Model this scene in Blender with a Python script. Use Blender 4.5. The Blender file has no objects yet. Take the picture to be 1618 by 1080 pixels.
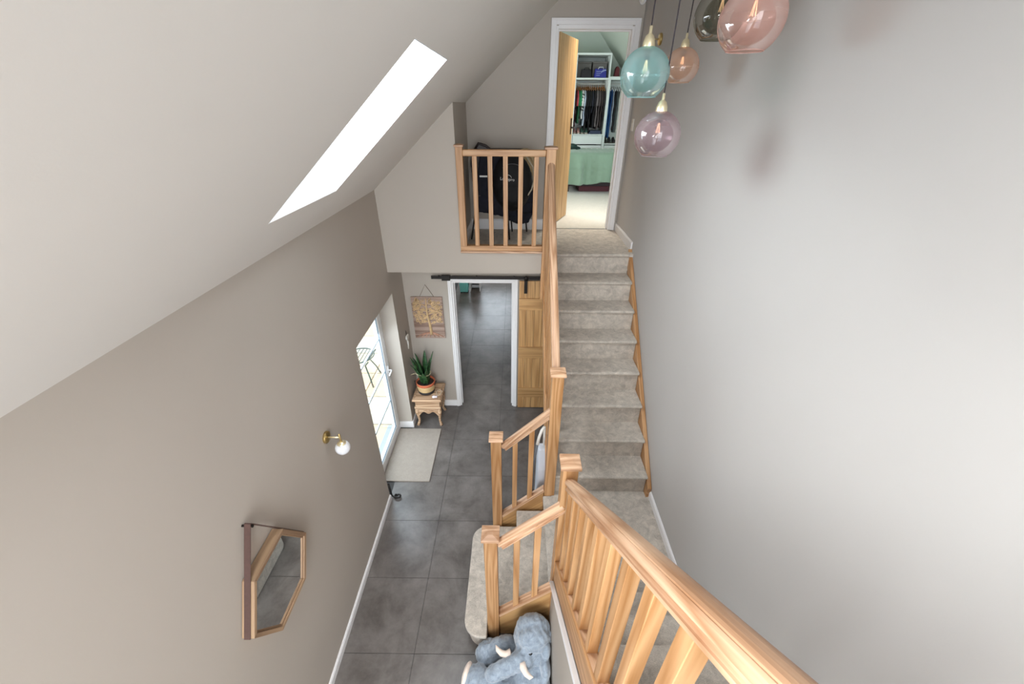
import bpy, math, random
from math import sin, cos, pi, radians as R_
from mathutils import Vector, Matrix
rnd = random.Random(7)
S = bpy.context.scene
COL = S.collection

# ------------------------------------------------------------------ camera
cam_d = bpy.data.cameras.new('camera'); cam = bpy.data.objects.new('camera', cam_d); COL.objects.link(cam)
cam_d.sensor_fit = 'HORIZONTAL'; cam_d.sensor_width = 36.0; cam_d.lens = 630.295 / 1618 * 36.0
cam_d.clip_start = 0.02; cam_d.clip_end = 100
RT = Vector((0.99995295, 0.0080535, 0.0054079)); UP = Vector((-0.00877217, 0.51268262, 0.85853339)); FW = Vector((-0.00414167, 0.85854033, -0.51272914))
M = Matrix.Identity(4)
for i in range(3):
    M[i][0] = RT[i]; M[i][1] = UP[i]; M[i][2] = -FW[i]
M.translation = Vector((0, 0, 3.7532))
cam.matrix_world = M
S.camera = cam

# ------------------------------------------------------------------ world, lights, exposure
W = bpy.data.worlds.new('world'); S.world = W; W.use_nodes = True
bg = W.node_tree.nodes['Background']; bg.inputs[0].default_value = (0.80, 0.91, 1.0, 1); bg.inputs[1].default_value = 4.2

def area(name, loc, target, sx, sy, energy, color=(1, 1, 1), portal=False):
    d = bpy.data.lights.new(name, 'AREA'); d.shape = 'RECTANGLE'; d.size = sx; d.size_y = sy
    d.energy = energy; d.color = color
    o = bpy.data.objects.new(name, d); COL.objects.link(o)
    o.location = loc; v = Vector(target) - Vector(loc)
    o.rotation_euler = v.to_track_quat('-Z', 'Y').to_euler()
    if portal: d.cycles.is_portal = True
    return o
SL = 0.905                                     # pitch of the sloping ceiling
def slope_z(x): return 3.039 + SL * (x + 1.344)
# daylight through the two roof windows
area('roof_window_daylight', (-0.90, 2.07, slope_z(-0.695) + 0.42), (0.9, 2.3, 2.2), 0.80, 0.9, 68, (0.90, 0.96, 1.0))
area('roof_window_daylight_second', (-0.90, -0.18, slope_z(-0.695) + 0.42), (0.9, 1.2, 3.6), 0.80, 0.9, 90, (0.97, 0.985, 1.0))
# lamp added behind the camera for an unseen window (the hall is open there)
area('landing_fill_light', (0.0, -4.2, 4.1), (0.0, 3.5, 1.9), 3.4, 2.6, 190, (1.0, 0.99, 0.98))
# lower hall lamp, low behind the camera, aimed along the hall
area('lower_hall_area_light', (-0.5, -2.6, 1.4), (-0.5, 4.0, 0.9), 1.6, 2.0, 34, (1.0, 0.98, 0.95))
area('garden_door_daylight', (-1.72, 3.46, 1.5), (-0.7, 3.1, 0.0), 0.9, 0.8, 16, (0.74, 0.86, 1.0))
# bedroom and kitchen windows
area('bedroom_roof_daylight', (0.95, 5.75, 4.95), (0.98, 5.72, 2.4), 0.45, 0.45, 15, (1.0, 0.95, 0.85)).data.spread = R_(75)
area('bedroom_window_daylight', (-1.2, 7.5, 3.8), (1.6, 8.0, 3.2), 1.2, 1.1, 26, (0.94, 1.0, 0.96))
area('kitchen_window_daylight', (-0.7, 9.66, 1.25), (-0.7, 6.0, 0.6), 1.3, 1.2, 10, (0.80, 0.90, 1.0))

area('kitchen_fill_light', (-0.6, 7.3, 2.18), (-0.7, 8.2, 0.0), 0.6, 0.6, 16, (1.0, 0.95, 0.88))  # added lamp to brighten the tub and far floor; no ceiling fitting
S.view_settings.view_transform = 'Standard'
S.view_settings.look = 'None'
S.view_settings.exposure = 0.06
S.view_settings.gamma = 1.0
S.view_settings.use_curve_mapping = False

# ------------------------------------------------------------------ materials
def srgb(r, g, b):
    f = lambda c: (c / 255 / 12.92) if c / 255 <= 0.04045 else ((c / 255 + 0.055) / 1.055) ** 2.4
    return (f(r), f(g), f(b), 1)
def new_mat(name):
    m = bpy.data.materials.new(name); m.use_nodes = True
    nt = m.node_tree; return m, nt, nt.nodes['Principled BSDF']
def N(nt, t, **kw):
    n = nt.nodes.new(t)
    for k, v in kw.items():
        if k in n.inputs: n.inputs[k].default_value = v
        else: setattr(n, k, v)
    return n
def plain(name, col, rough=0.5, metal=0.0, spec=0.5, noise=0.0, nscale=60, bump=0.0, sheen=0.0, emit=None):
    m, nt, b = new_mat(name)
    b.inputs['Base Color'].default_value = col; b.inputs['Roughness'].default_value = rough
    b.inputs['Metallic'].default_value = metal; b.inputs['Specular IOR Level'].default_value = spec
    if sheen: b.inputs['Sheen Weight'].default_value = sheen
    if noise or bump:
        tc = N(nt, 'ShaderNodeTexCoord'); n = N(nt, 'ShaderNodeTexNoise', Scale=nscale, Detail=4.0)
        nt.links.new(tc.outputs['Object'], n.inputs['Vector'])
        if noise:
            r = N(nt, 'ShaderNodeValToRGB')
            r.color_ramp.elements[0].position = 0.3; r.color_ramp.elements[1].position = 0.7
            r.color_ramp.elements[0].color = tuple(c * (1 - noise) for c in col[:3]) + (1,)
            r.color_ramp.elements[1].color = tuple(min(1, c * (1 + noise)) for c in col[:3]) + (1,)
            nt.links.new(n.outputs['Fac'], r.inputs['Fac']); nt.links.new(r.outputs['Color'], b.inputs['Base Color'])
        if bump:
            bp = N(nt, 'ShaderNodeBump', Strength=bump, Distance=0.01)
            nt.links.new(n.outputs['Fac'], bp.inputs['Height']); nt.links.new(bp.outputs['Normal'], b.inputs['Normal'])
    if emit:
        b.inputs['Emission Color'].default_value = emit[0]; b.inputs['Emission Strength'].default_value = emit[1]
    return m
def wood(name, c1, c2, rough=0.45, grain=26.0, rings=1.0, knots=False):
    """grain runs along each object's local X"""
    m, nt, b = new_mat(name); L = nt.links.new
    tc = N(nt, 'ShaderNodeTexCoord'); oi = N(nt, 'ShaderNodeObjectInfo')
    mul = N(nt, 'ShaderNodeMath', operation='MULTIPLY'); mul.inputs[1].default_value = 37.0
    L(oi.outputs['Random'], mul.inputs[0])
    cx = N(nt, 'ShaderNodeCombineXYZ'); L(mul.outputs[0], cx.inputs[0]); L(mul.outputs[0], cx.inputs[1]); L(mul.outputs[0], cx.inputs[2])
    ad = N(nt, 'ShaderNodeVectorMath', operation='ADD'); L(tc.outputs['Object'], ad.inputs[0]); L(cx.outputs[0], ad.inputs[1])
    mp = N(nt, 'ShaderNodeMapping'); mp.inputs['Scale'].default_value = (0.55, 9.0, 9.0); L(ad.outputs[0], mp.inputs['Vector'])
    w = N(nt, 'ShaderNodeTexNoise', Scale=1.1, Detail=1.5, Roughness=0.4, Distortion=0.15); L(mp.outputs[0], w.inputs['Vector'])
    # contour lines of the smooth noise make cathedral grain
    m1 = N(nt, 'ShaderNodeMath', operation='MULTIPLY'); m1.inputs[1].default_value = grain; L(w.outputs['Fac'], m1.inputs[0])
    fr = N(nt, 'ShaderNodeMath', operation='PINGPONG'); fr.inputs[1].default_value = 1.0; L(m1.outputs[0], fr.inputs[0])
    mp2 = N(nt, 'ShaderNodeMapping'); mp2.inputs['Scale'].default_value = (5.0, 150.0, 150.0); L(ad.outputs[0], mp2.inputs['Vector'])
    fn = N(nt, 'ShaderNodeTexNoise', Scale=1.0, Detail=3.0); L(mp2.outputs[0], fn.inputs['Vector'])
    mix = N(nt, 'ShaderNodeMix', data_type='FLOAT'); mix.inputs[0].default_value = 0.42
    L(fr.outputs[0], mix.inputs[2]); L(fn.outputs['Fac'], mix.inputs[3])
    rp = N(nt, 'ShaderNodeValToRGB'); rp.color_ramp.elements[0].position = 0.18; rp.color_ramp.elements[1].position = 0.72
    rp.color_ramp.elements[0].color = c1; rp.color_ramp.elements[1].color = c2
    L(mix.outputs[0], rp.inputs['Fac'])
    # board to board variation
    hs = N(nt, 'ShaderNodeHueSaturation')
    mr = N(nt, 'ShaderNodeMapRange'); mr.inputs['To Min'].default_value = 0.9; mr.inputs['To Max'].default_value = 1.1
    L(oi.outputs['Random'], mr.inputs['Value']); L(mr.outputs[0], hs.inputs['Value']); L(rp.outputs['Color'], hs.inputs['Color'])
    L(hs.outputs['Color'], b.inputs['Base Color'])
    b.inputs['Roughness'].default_value = rough
    bp = N(nt, 'ShaderNodeBump', Strength=0.12, Distance=0.003); L(mix.outputs[0], bp.inputs['Height']); L(bp.outputs['Normal'], b.inputs['Normal'])
    return m
def wall_mat(name, col):
    m, nt, b = new_mat(name); L = nt.links.new
    g = N(nt, 'ShaderNodeNewGeometry')
    n = N(nt, 'ShaderNodeTexNoise', Scale=1.6, Detail=3.0); L(g.outputs['Position'], n.inputs['Vector'])
    r = N(nt, 'ShaderNodeValToRGB'); r.color_ramp.elements[0].position = 0.3; r.color_ramp.elements[1].position = 0.7
    r.color_ramp.elements[0].color = tuple(c * 0.975 for c in col[:3]) + (1,); r.color_ramp.elements[1].color = col
    L(n.outputs['Fac'], r.inputs['Fac']); L(r.outputs['Color'], b.inputs['Base Color'])
    b.inputs['Roughness'].default_value = 0.75; b.inputs['Specular IOR Level'].default_value = 0.25
    n2 = N(nt, 'ShaderNodeTexNoise', Scale=180.0, Detail=2.0); L(g.outputs['Position'], n2.inputs['Vector'])
    bp = N(nt, 'ShaderNodeBump', Strength=0.06, Distance=0.002); L(n2.outputs['Fac'], bp.inputs['Height']); L(bp.outputs['Normal'], b.inputs['Normal'])
    return m
def carpet(name, col, dark=0.70, mott=0.30):
    m, nt, b = new_mat(name); L = nt.links.new
    g = N(nt, 'ShaderNodeNewGeometry')
    n1 = N(nt, 'ShaderNodeTexNoise', Scale=260.0, Detail=3.0, Roughness=0.7); L(g.outputs['Position'], n1.inputs['Vector'])
    n2 = N(nt, 'ShaderNodeTexNoise', Scale=15.0, Detail=5.0, Roughness=0.7, Distortion=0.6); L(g.outputs['Position'], n2.inputs['Vector'])
    r1 = N(nt, 'ShaderNodeValToRGB'); r1.color_ramp.elements[0].position = 0.30; r1.color_ramp.elements[1].position = 0.68
    r1.color_ramp.elements[0].color = tuple(c * dark for c in col[:3]) + (1,); r1.color_ramp.elements[1].color = tuple(min(1, c * 1.12) for c in col[:3]) + (1,)
    L(n1.outputs['Fac'], r1.inputs['Fac'])
    mr = N(nt, 'ShaderNodeMapRange'); mr.inputs['From Min'].default_value = 0.32; mr.inputs['From Max'].default_value = 0.68
    mr.inputs['To Min'].default_value = 1 - mott; mr.inputs['To Max'].default_value = 1 + mott * 0.5; L(n2.outputs['Fac'], mr.inputs['Value'])
    hs = N(nt, 'ShaderNodeHueSaturation'); L(r1.outputs['Color'], hs.inputs['Color']); L(mr.outputs[0], hs.inputs['Value'])
    L(hs.outputs['Color'], b.inputs['Base Color'])
    b.inputs['Roughness'].default_value = 0.95; b.inputs['Specular IOR Level'].default_value = 0.1; b.inputs['Sheen Weight'].default_value = 0.15
    bp = N(nt, 'ShaderNodeBump', Strength=0.6, Distance=0.006); L(n1.outputs['Fac'], bp.inputs['Height']); L(bp.outputs['Normal'], b.inputs['Normal'])
    return m
def tile_mat():
    m, nt, b = new_mat('porcelain_tile'); L = nt.links.new
    g = N(nt, 'ShaderNodeNewGeometry'); oi = N(nt, 'ShaderNodeObjectInfo')
    n = N(nt, 'ShaderNodeTexNoise', Scale=3.2, Detail=7.0, Roughness=0.68, Distortion=0.25); L(g.outputs['Position'], n.inputs['Vector'])
    r = N(nt, 'ShaderNodeValToRGB'); r.color_ramp.elements[0].position = 0.33; r.color_ramp.elements[1].position = 0.68
    r.color_ramp.elements[0].color = srgb(86, 80, 76); r.color_ramp.elements[1].color = srgb(126, 120, 116)
    L(n.outputs['Fac'], r.inputs['Fac'])
    n3 = N(nt, 'ShaderNodeTexNoise', Scale=45.0, Detail=4.0, Roughness=0.7); L(g.outputs['Position'], n3.inputs['Vector'])
    mr = N(nt, 'ShaderNodeMapRange'); mr.inputs['To Min'].default_value = 0.86; mr.inputs['To Max'].default_value = 1.12; L(n3.outputs['Fac'], mr.inputs['Value'])
    hs = N(nt, 'ShaderNodeHueSaturation'); L(r.outputs['Color'], hs.inputs['Color']); L(mr.outputs[0], hs.inputs['Value'])
    L(hs.outputs['Color'], b.inputs['Base Color'])
    b.inputs['Roughness'].default_value = 0.31
    return m
def glass_mat(name, col=(1, 1, 1, 1), rough=0.0):
    m, nt, b = new_mat(name)
    b.inputs['Base Color'].default_value = col; b.inputs['Roughness'].default_value = rough
    b.inputs['Transmission Weight'].default_value = 1.0; b.inputs['IOR'].default_value = 1.45
    return m
def thin_glass(name, col, gloss=0.12, tintmix=0.9, frost=0.0):
    """single-wall tinted glass: transparent tint plus a fresnel reflection"""
    m = bpy.data.materials.new(name); m.use_nodes = True; nt = m.node_tree; nt.nodes.clear(); L = nt.links.new
    out = N(nt, 'ShaderNodeOutputMaterial')
    tr = N(nt, 'ShaderNodeBsdfTransparent'); gl = N(nt, 'ShaderNodeBsdfGlossy'); gl.inputs['Roughness'].default_value = 0.03
    gl.inputs['Color'].default_value = (1, 1, 1, 1)
    lw = N(nt, 'ShaderNodeLayerWeight'); lw.inputs['Blend'].default_value = 0.35
    rp = N(nt, 'ShaderNodeValToRGB')
    rp.color_ramp.elements[0].color = col; rp.color_ramp.elements[1].color = tuple(c ** 2.2 for c in col[:3]) + (1,)
    rp.color_ramp.elements[0].position = 0.25; rp.color_ramp.elements[1].position = 0.95
    L(lw.outputs['Facing'], rp.inputs['Fac']); L(rp.outputs['Color'], tr.inputs['Color'])
    mx = N(nt, 'ShaderNodeMixShader')
    mr = N(nt, 'ShaderNodeMapRange'); mr.inputs['To Min'].default_value = 0.03; mr.inputs['To Max'].default_value = gloss + 0.2
    L(lw.outputs['Fresnel'], mr.inputs['Value']); L(mr.outputs[0], mx.inputs[0]); L(tr.outputs[0], mx.inputs[1]); L(gl.outputs[0], mx.inputs[2])
    if frost:
        df = N(nt, 'ShaderNodeBsdfTranslucent'); df.inputs['Color'].default_value = tuple(min(1, c * 1.1) for c in col[:3]) + (1,)
        d2 = N(nt, 'ShaderNodeBsdfDiffuse'); d2.inputs['Color'].default_value = tuple(min(1, c * 1.05) for c in col[:3]) + (1,)
        mm = N(nt, 'ShaderNodeMixShader'); mm.inputs[0].default_value = 0.5; L(df.outputs[0], mm.inputs[1]); L(d2.outputs[0], mm.inputs[2])
        m2 = N(nt, 'ShaderNodeMixShader')
        tc = N(nt, 'ShaderNodeTexCoord'); sp = N(nt, 'ShaderNodeSeparateXYZ'); L(tc.outputs['Object'], sp.inputs[0])
        g = N(nt, 'ShaderNodeMapRange'); g.interpolation_type = 'SMOOTHSTEP'; g.inputs['From Min'].default_value = -0.13; g.inputs['From Max'].default_value = 0.12
        g.inputs['To Min'].default_value = frost * 0.35; g.inputs['To Max'].default_value = frost * 1.6; L(sp.outputs[2], g.inputs['Value'])
        L(g.outputs[0], m2.inputs[0]); L(mx.outputs[0], m2.inputs[1]); L(mm.outputs[0], m2.inputs[2])
        L(m2.outputs[0], out.inputs[0])
    else:
        L(mx.outputs[0], out.inputs[0])
    return m

WALL = wall_mat('greige_wall_paint', srgb(180, 171, 161))
WALLR = wall_mat('cool_lit_wall_paint', srgb(193, 190, 187))  # right wall: cool daylight put into a paler, more neutral colour than WALL
CEIL = wall_mat('warm_white_ceiling_paint', srgb(214, 209, 203))
WHITE = plain('white_gloss_paint', srgb(234, 232, 232), 0.35)
REVEAL = plain('white_reveal_paint', srgb(240, 242, 244), 0.6)
OAK = wood('oak', srgb(160, 112, 66), srgb(194, 150, 106), 0.42, 13)
OAKDOOR = wood('oak_door', srgb(172, 128, 80), srgb(204, 160, 108), 0.45, 12)
OAKRAIL = wood('oak_handrail', srgb(168, 124, 90), srgb(212, 174, 142), 0.42, 16)
CARPET = carpet('stair_carpet', srgb(204, 194, 182))
CARPET2 = carpet('bedroom_carpet', srgb(196, 190, 180), 0.85, 0.08)
MATC = carpet('doormat_pile', srgb(170, 159, 148), 0.8, 0.08)
TILE = tile_mat()
GROUT = plain('grout', srgb(72, 70, 69), 0.9)
UPVC = plain('white_upvc', srgb(238, 238, 238), 0.3)
BRASS = plain('brushed_brass', (0.62, 0.46, 0.2, 1), 0.28, 1.0, noise=0.08, nscale=90)
BRASSL = plain('satin_gold', (0.92, 0.82, 0.55, 1), 0.32, 0.75)
IRON = plain('black_iron', srgb(38, 34, 32), 0.45, 0.6)
STEEL = plain('grey_steel', srgb(150, 152, 155), 0.3, 1.0)
CORD = plain('black_flex', srgb(52, 46, 52), 0.7)
CREAM = plain('cream_plastic', srgb(226, 222, 214), 0.4)

# ------------------------------------------------------------------ mesh helpers
WL = {}                                        # world location of each object's origin
class MB:
    def __init__(s): s.v = []; s.f = []
    def add(s, vs, fs):
        n = len(s.v); s.v += [tuple(v) for v in vs]; s.f += [tuple(i + n for i in f) for f in fs]; return s
    def box(s, a, b):
        x0, y0, z0 = a; x1, y1, z1 = b
        if x0 > x1: x0, x1 = x1, x0
        if y0 > y1: y0, y1 = y1, y0
        if z0 > z1: z0, z1 = z1, z0
        return s.add([(x0,y0,z0),(x1,y0,z0),(x1,y1,z0),(x0,y1,z0),(x0,y0,z1),(x1,y0,z1),(x1,y1,z1),(x0,y1,z1)],
                     [(0,3,2,1),(4,5,6,7),(0,1,5,4),(1,2,6,5),(2,3,7,6),(3,0,4,7)])
    def prism(s, poly, axis, a, b):
        """poly of 2D points extruded along axis from a to b (x: poly=(y,z); y: (x,z); z: (x,y))"""
        def P(p, t):
            return {'x': (t, p[0], p[1]), 'y': (p[0], t, p[1]), 'z': (p[0], p[1], t)}[axis]
        n = len(poly); vs = [P(p, a) for p in poly] + [P(p, b) for p in poly]
        fs = [tuple(range(n))[::-1], tuple(range(n, 2 * n))] + [(i, (i + 1) % n, n + (i + 1) % n, n + i) for i in range(n)]
        return s.add(vs, fs)
    def lathe(s, prof, c=(0, 0, 0), seg=24, axis='z', cap=True):
        n0 = len(s.v); c = Vector(c)
        for r, h in prof:
            for k in range(seg):
                a = 2 * pi * k / seg
                p = {'z': (r * cos(a), r * sin(a), h), 'x': (h, r * cos(a), r * sin(a)), 'y': (r * cos(a), h, r * sin(a))}[axis]
                s.v.append(tuple(Vector(p) + c))
        m = len(prof)
        for i in range(m - 1):
            for k in range(seg):
                k2 = (k + 1) % seg
                s.f.append((n0 + i * seg + k, n0 + i * seg + k2, n0 + (i + 1) * seg + k2, n0 + (i + 1) * seg + k))
        if cap:
            if prof[0][0] > 1e-5: s.f.append(tuple(n0 + k for k in range(seg))[::-1])
            if prof[-1][0] > 1e-5: s.f.append(tuple(n0 + (m - 1) * seg + k for k in range(seg)))
        return s
    def tube(s, pts, r, seg=10, r2=None, closed=False):
        pts = [Vector(p) for p in pts]; n = len(pts); n0 = len(s.v)
        up = Vector((0, 0, 1)); prev = None
        for i, p in enumerate(pts):
            if closed: t = pts[(i + 1) % n] - pts[i - 1]
            else: t = pts[min(i + 1, n - 1)] - pts[max(i - 1, 0)]
            t.normalize()
            if prev is None:
                a = t.cross(up)
                if a.length < 1e-3: a = t.cross(Vector((1, 0, 0)))
            else: a = prev - t * prev.dot(t)
            a.normalize(); prev = a; b = t.cross(a)
            rr = r if r2 is None else r + (r2 - r) * i / (n - 1)
            if callable(r): rr = r(i / (n - 1))
            for k in range(seg):
                an = 2 * pi * k / seg; s.v.append(tuple(p + (a * cos(an) + b * sin(an)) * rr))
        m = n if closed else n - 1
        for i in range(m):
            for k in range(seg):
                k2 = (k + 1) % seg; j = (i + 1) % n
                s.f.append((n0 + i * seg + k, n0 + i * seg + k2, n0 + j * seg + k2, n0 + j * seg + k))
        if not closed:
            s.f.append(tuple(n0 + k for k in range(seg))[::-1]); s.f.append(tuple(n0 + (n - 1) * seg + k for k in range(seg)))
        return s
    def ell(s, c, r, seg=20, rings=12, rot=None):
        c = Vector(c); n0 = len(s.v)
        for i in range(rings + 1):
            th = pi * i / rings
            for k in range(seg):
                a = 2 * pi * k / seg; p = Vector((r[0] * sin(th) * cos(a), r[1] * sin(th) * sin(a), r[2] * cos(th)))
                if rot: p = rot @ p
                s.v.append(tuple(c + p))
        for i in range(rings):
            for k in range(seg):
                k2 = (k + 1) % seg
                s.f.append((n0 + i * seg + k, n0 + (i + 1) * seg + k, n0 + (i + 1) * seg + k2, n0 + i * seg + k2))
        return s
def part(name, mb, mat, parent=None, smooth=False, bevel=0, origin=None, kind=None, label=None, seg=2, grain=None):
    me = bpy.data.meshes.new(name)
    if origin is None:
        if parent is not None: origin = WL[parent]
        else:
            n = max(1, len(mb.v)); origin = (sum(v[0] for v in mb.v) / n, sum(v[1] for v in mb.v) / n, min(v[2] for v in mb.v))
    origin = Vector(origin)
    Mg = None
    if grain is not None:                      # local X along the grain
        gx = Vector(grain).normalized(); gu = Vector((0, 0, 1)) if abs(gx.z) < .95 else Vector((0, 1, 0))
        gy = gu.cross(gx).normalized(); gz = gx.cross(gy); Mg = Matrix((gx, gy, gz))
    me.from_pydata([tuple(Mg @ (Vector(v) - origin)) if Mg else tuple(Vector(v) - origin) for v in mb.v], [], mb.f)
    me.materials.append(mat)
    if smooth:
        for p in me.polygons: p.use_smooth = True
    me.update()
    o = bpy.data.objects.new(name, me); COL.objects.link(o); WL[o] = origin
    if Mg: o.rotation_mode = 'QUATERNION'; o.rotation_quaternion = Mg.transposed().to_quaternion()
    if parent is not None:
        o.parent = parent; o.location = origin - WL[parent]
    else: o.location = origin
    if bevel:
        md = o.modifiers.new('bevel', 'BEVEL'); md.width = bevel; md.segments = seg; md.limit_method = 'ANGLE'; md.angle_limit = 0.6
    if kind: o['kind'] = kind
    if label: o['label'] = label
    return o
def thing(name, loc, label, cat, group=None, kind=None):
    o = bpy.data.objects.new(name, None); COL.objects.link(o); o.empty_display_size = 0.05
    o.location = loc; WL[o] = Vector(loc); tag(o, label, cat, group)
    if kind: o['kind'] = kind
    return o
def tag(o, label, cat, group=None):
    if label: o['label'] = label
    if cat: o['category'] = cat
    if group: o['group'] = group
    return o
def struct(name, mb, mat, parent=None, **kw):
    return part(name, mb, mat, parent, kind='structure' if parent is None else None, **kw)
def board(name, p0, p1, w, h, mat, parent, up=(0, 0, 1), bevel=0.003, prof=None, label=None, smooth=False):
    """a length of timber from p0 to p1 (centre line); local X along the grain; w across, h in the 'up' sense"""
    p0 = Vector(p0); p1 = Vector(p1); L = (p1 - p0).length; x = (p1 - p0).normalized(); up = Vector(up)
    if abs(x.dot(up)) > 0.99: up = Vector((0, 1, 0))
    y = up.cross(x).normalized(); z = x.cross(y)
    mb = MB()
    if prof is None: mb.box((0, -w / 2, -h / 2), (L, w / 2, h / 2))
    else: mb.prism(prof, 'x', 0, L)
    me = bpy.data.meshes.new(name); me.from_pydata(mb.v, [], mb.f); me.materials.append(mat)
    if smooth:
        for p in me.polygons:
            if len(p.vertices) == 4: p.use_smooth = True
    o = bpy.data.objects.new(name, me); COL.objects.link(o)
    o.rotation_mode = 'QUATERNION'
    Mx = Matrix((x, y, z)).transposed()
    o.rotation_quaternion = Mx.to_quaternion(); WL[o] = p0
    if parent is not None: o.parent = parent; o.location = p0 - WL[parent]
    else: o.location = p0
    if bevel:
        md = o.modifiers.new('bevel', 'BEVEL'); md.width = bevel; md.segments = 2; md.limit_method = 'ANGLE'; md.angle_limit = 0.6
    if label: o['label'] = label
    return o

# ------------------------------------------------------------------ key dimensions
XL, XR = -1.344, 1.266          # left and right hall walls
YB, YD = 4.0, 5.06              # balcony front, wall with the bedroom door
YK = 4.49                       # wall with the lower doorway
ZT = 2.394                      # upper floor
ZLN = 0.653                     # half landing
RISE, GO = 0.2176, 0.233
Y0 = 2.491                      # first riser of the upper flight
YE = -1.5                       # the hall is open behind the camera here

# ------------------------------------------------------------------ floor: base and tiles
fl = struct('floor', MB().box((XL - .28, -2.0, -0.08), (1.6, YK, -0.004)).box((-1.75, YK, -0.08), (1.6, 9.85, -0.004)), GROUT, origin=(0, 0, -0.08))
P = 0.589; g = 0.0018
tm = MB().box((g - P / 2, g - P / 2, -0.004), (P / 2 - g, P / 2 - g, 0.0))
tile_mesh = None
for ix in range(-1, 4):
    for iy in range(-5, 15):
        cx = -0.7677 + (ix + 0.5) * P; cy = 1.4452 + (iy + 0.5) * P
        if cx > 1.5 or cy > 10.0: continue
        if cx < XL - 0.3 and (cy < YK or cx < -1.95): continue
        if cx > 0.4 and 1.7 > cy > -2: continue
        if tile_mesh is None:
            t = part('tile', tm, TILE, fl, bevel=0.0012, origin=(0, 0, 0), seg=1); tile_mesh = t.data; t.location = Vector((cx, cy, 0)) - WL[fl]
        else:
            t = bpy.data.objects.new('tile', tile_mesh); COL.objects.link(t); t.parent = fl; t.location = Vector((cx, cy, 0)) - WL[fl]
        
# ------------------------------------------------------------------ walls
DY0, DY1, DZ = 2.885, 4.03, 1.955         # garden door opening in the left wall
w = MB()
w.prism([(YE, -0.06), (DY0, -0.06), (DY0, 3.04), (YE, 3.04)], 'x', XL - 0.27, XL)
w.box((XL - 0.27, DY0, DZ), (XL, DY1, 3.04))
w.box((XL - 0.27, DY1, -0.06), (XL, YK + 0.12, 3.04))
wl = struct('wall_left', w, WALL)
# right wall
struct('wall_right', MB().box((XR, YE, -0.06), (XR + 0.2, YD + 0.12, 5.6)), WALLR)
# sloping ceiling with two roof window openings
SX0, SX1 = -1.047, -0.345
def slab(mb, xa, xb, ya, yb, th=0.34):
    za, zb = slope_z(xa), slope_z(xb)
    mb.add([(xa, ya, za), (xb, ya, zb), (xb, yb, zb), (xa, yb, za), (xa, ya, za + th), (xb, ya, zb + th), (xb, yb, zb + th), (xa, yb, za + th)],
           [(0, 3, 2, 1), (4, 5, 6, 7), (0, 1, 5, 4), (1, 2, 6, 5), (2, 3, 7, 6), (3, 0, 4, 7)])
c = MB(); XC = XR + 0.05; XC0 = XL - 0.27
ys = [YE, -0.56, 0.20, 1.70, 2.445, YD + 0.1]
slab(c, XC0, SX0, YE, ys[5]); slab(c, SX1, XC, YE, ys[5])
slab(c, SX0, SX1, ys[0], ys[1]); slab(c, SX0, SX1, ys[2], ys[3]); slab(c, SX0, SX1, ys[4], ys[5])
struct('ceiling', c, CEIL)
SKYG = thin_glass('clear_window_glass', (0.97, 0.985, 0.99, 1), 0.1)
def skylight(idx, y0, y1):
    f = MB(); th = 0.335
    # lining of the shaft
    r = MB(); e = 0.004
    def q(a, b, cc, d): r.add([a, b, cc, d], [(0, 1, 2, 3)])
    za, zb = slope_z(SX0), slope_z(SX1)
    for (x, z, s) in ((SX0 + e, slope_z(SX0 + e), 1), (SX1 - e, slope_z(SX1 - e), -1)):
        r.add([(x, y0, z), (x, y1, z), (x, y1, z + th), (x, y0, z + th), (x - s * 0.003, y0, z), (x - s * 0.003, y1, z), (x - s * 0.003, y1, z + th), (x - s * 0.003, y0, z + th)],
              [(0, 1, 2, 3), (7, 6, 5, 4), (0, 4, 5, 1), (3, 2, 6, 7)])
    for (y, s) in ((y0 + e, 1), (y1 - e, -1)):
        r.add([(SX0, y, za), (SX1, y, zb), (SX1, y, zb + th), (SX0, y, za + th), (SX0, y - s * 0.003, za), (SX1, y - s * 0.003, zb), (SX1, y - s * 0.003, zb + th), (SX0, y - s * 0.003, za + th)],
              [(0, 3, 2, 1), (4, 5, 6, 7), (0, 1, 5, 4), (3, 7, 6, 2)])
    o = struct('window_%d' % idx, r, REVEAL)
    fr = MB()
    def bar(xa, xb, ya, yb, d0=0.29, d1=0.35):
        fr.add([(xa, ya, slope_z(xa) + d0), (xb, ya, slope_z(xb) + d0), (xb, yb, slope_z(xb) + d0), (xa, yb, slope_z(xa) + d0),
                (xa, ya, slope_z(xa) + d1), (xb, ya, slope_z(xb) + d1), (xb, yb, slope_z(xb) + d1), (xa, yb, slope_z(xa) + d1)],
               [(0, 3, 2, 1), (4, 5, 6, 7), (0, 1, 5, 4), (1, 2, 6, 5), (2, 3, 7, 6), (3, 0, 4, 7)])
    bar(SX0, SX0 + 0.05, y0, y1); bar(SX1 - 0.05, SX1, y0, y1); bar(SX0, SX1, y0, y0 + 0.05); bar(SX0, SX1, y1 - 0.05, y1)
    part('window_frame', fr, WHITE, o)
    pn = MB(); xa, xb = SX0 + 0.05, SX1 - 0.05
    pn.add([(xa, y0 + .05, slope_z(xa) + .32), (xb, y0 + .05, slope_z(xb) + .32), (xb, y1 - .05, slope_z(xb) + .32), (xa, y1 - .05, slope_z(xa) + .32)], [(0, 1, 2, 3)])
    part('pane', pn, SKYG, o)
skylight(1, 1.70, 2.445); skylight(2, -0.56, 0.20)
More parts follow.
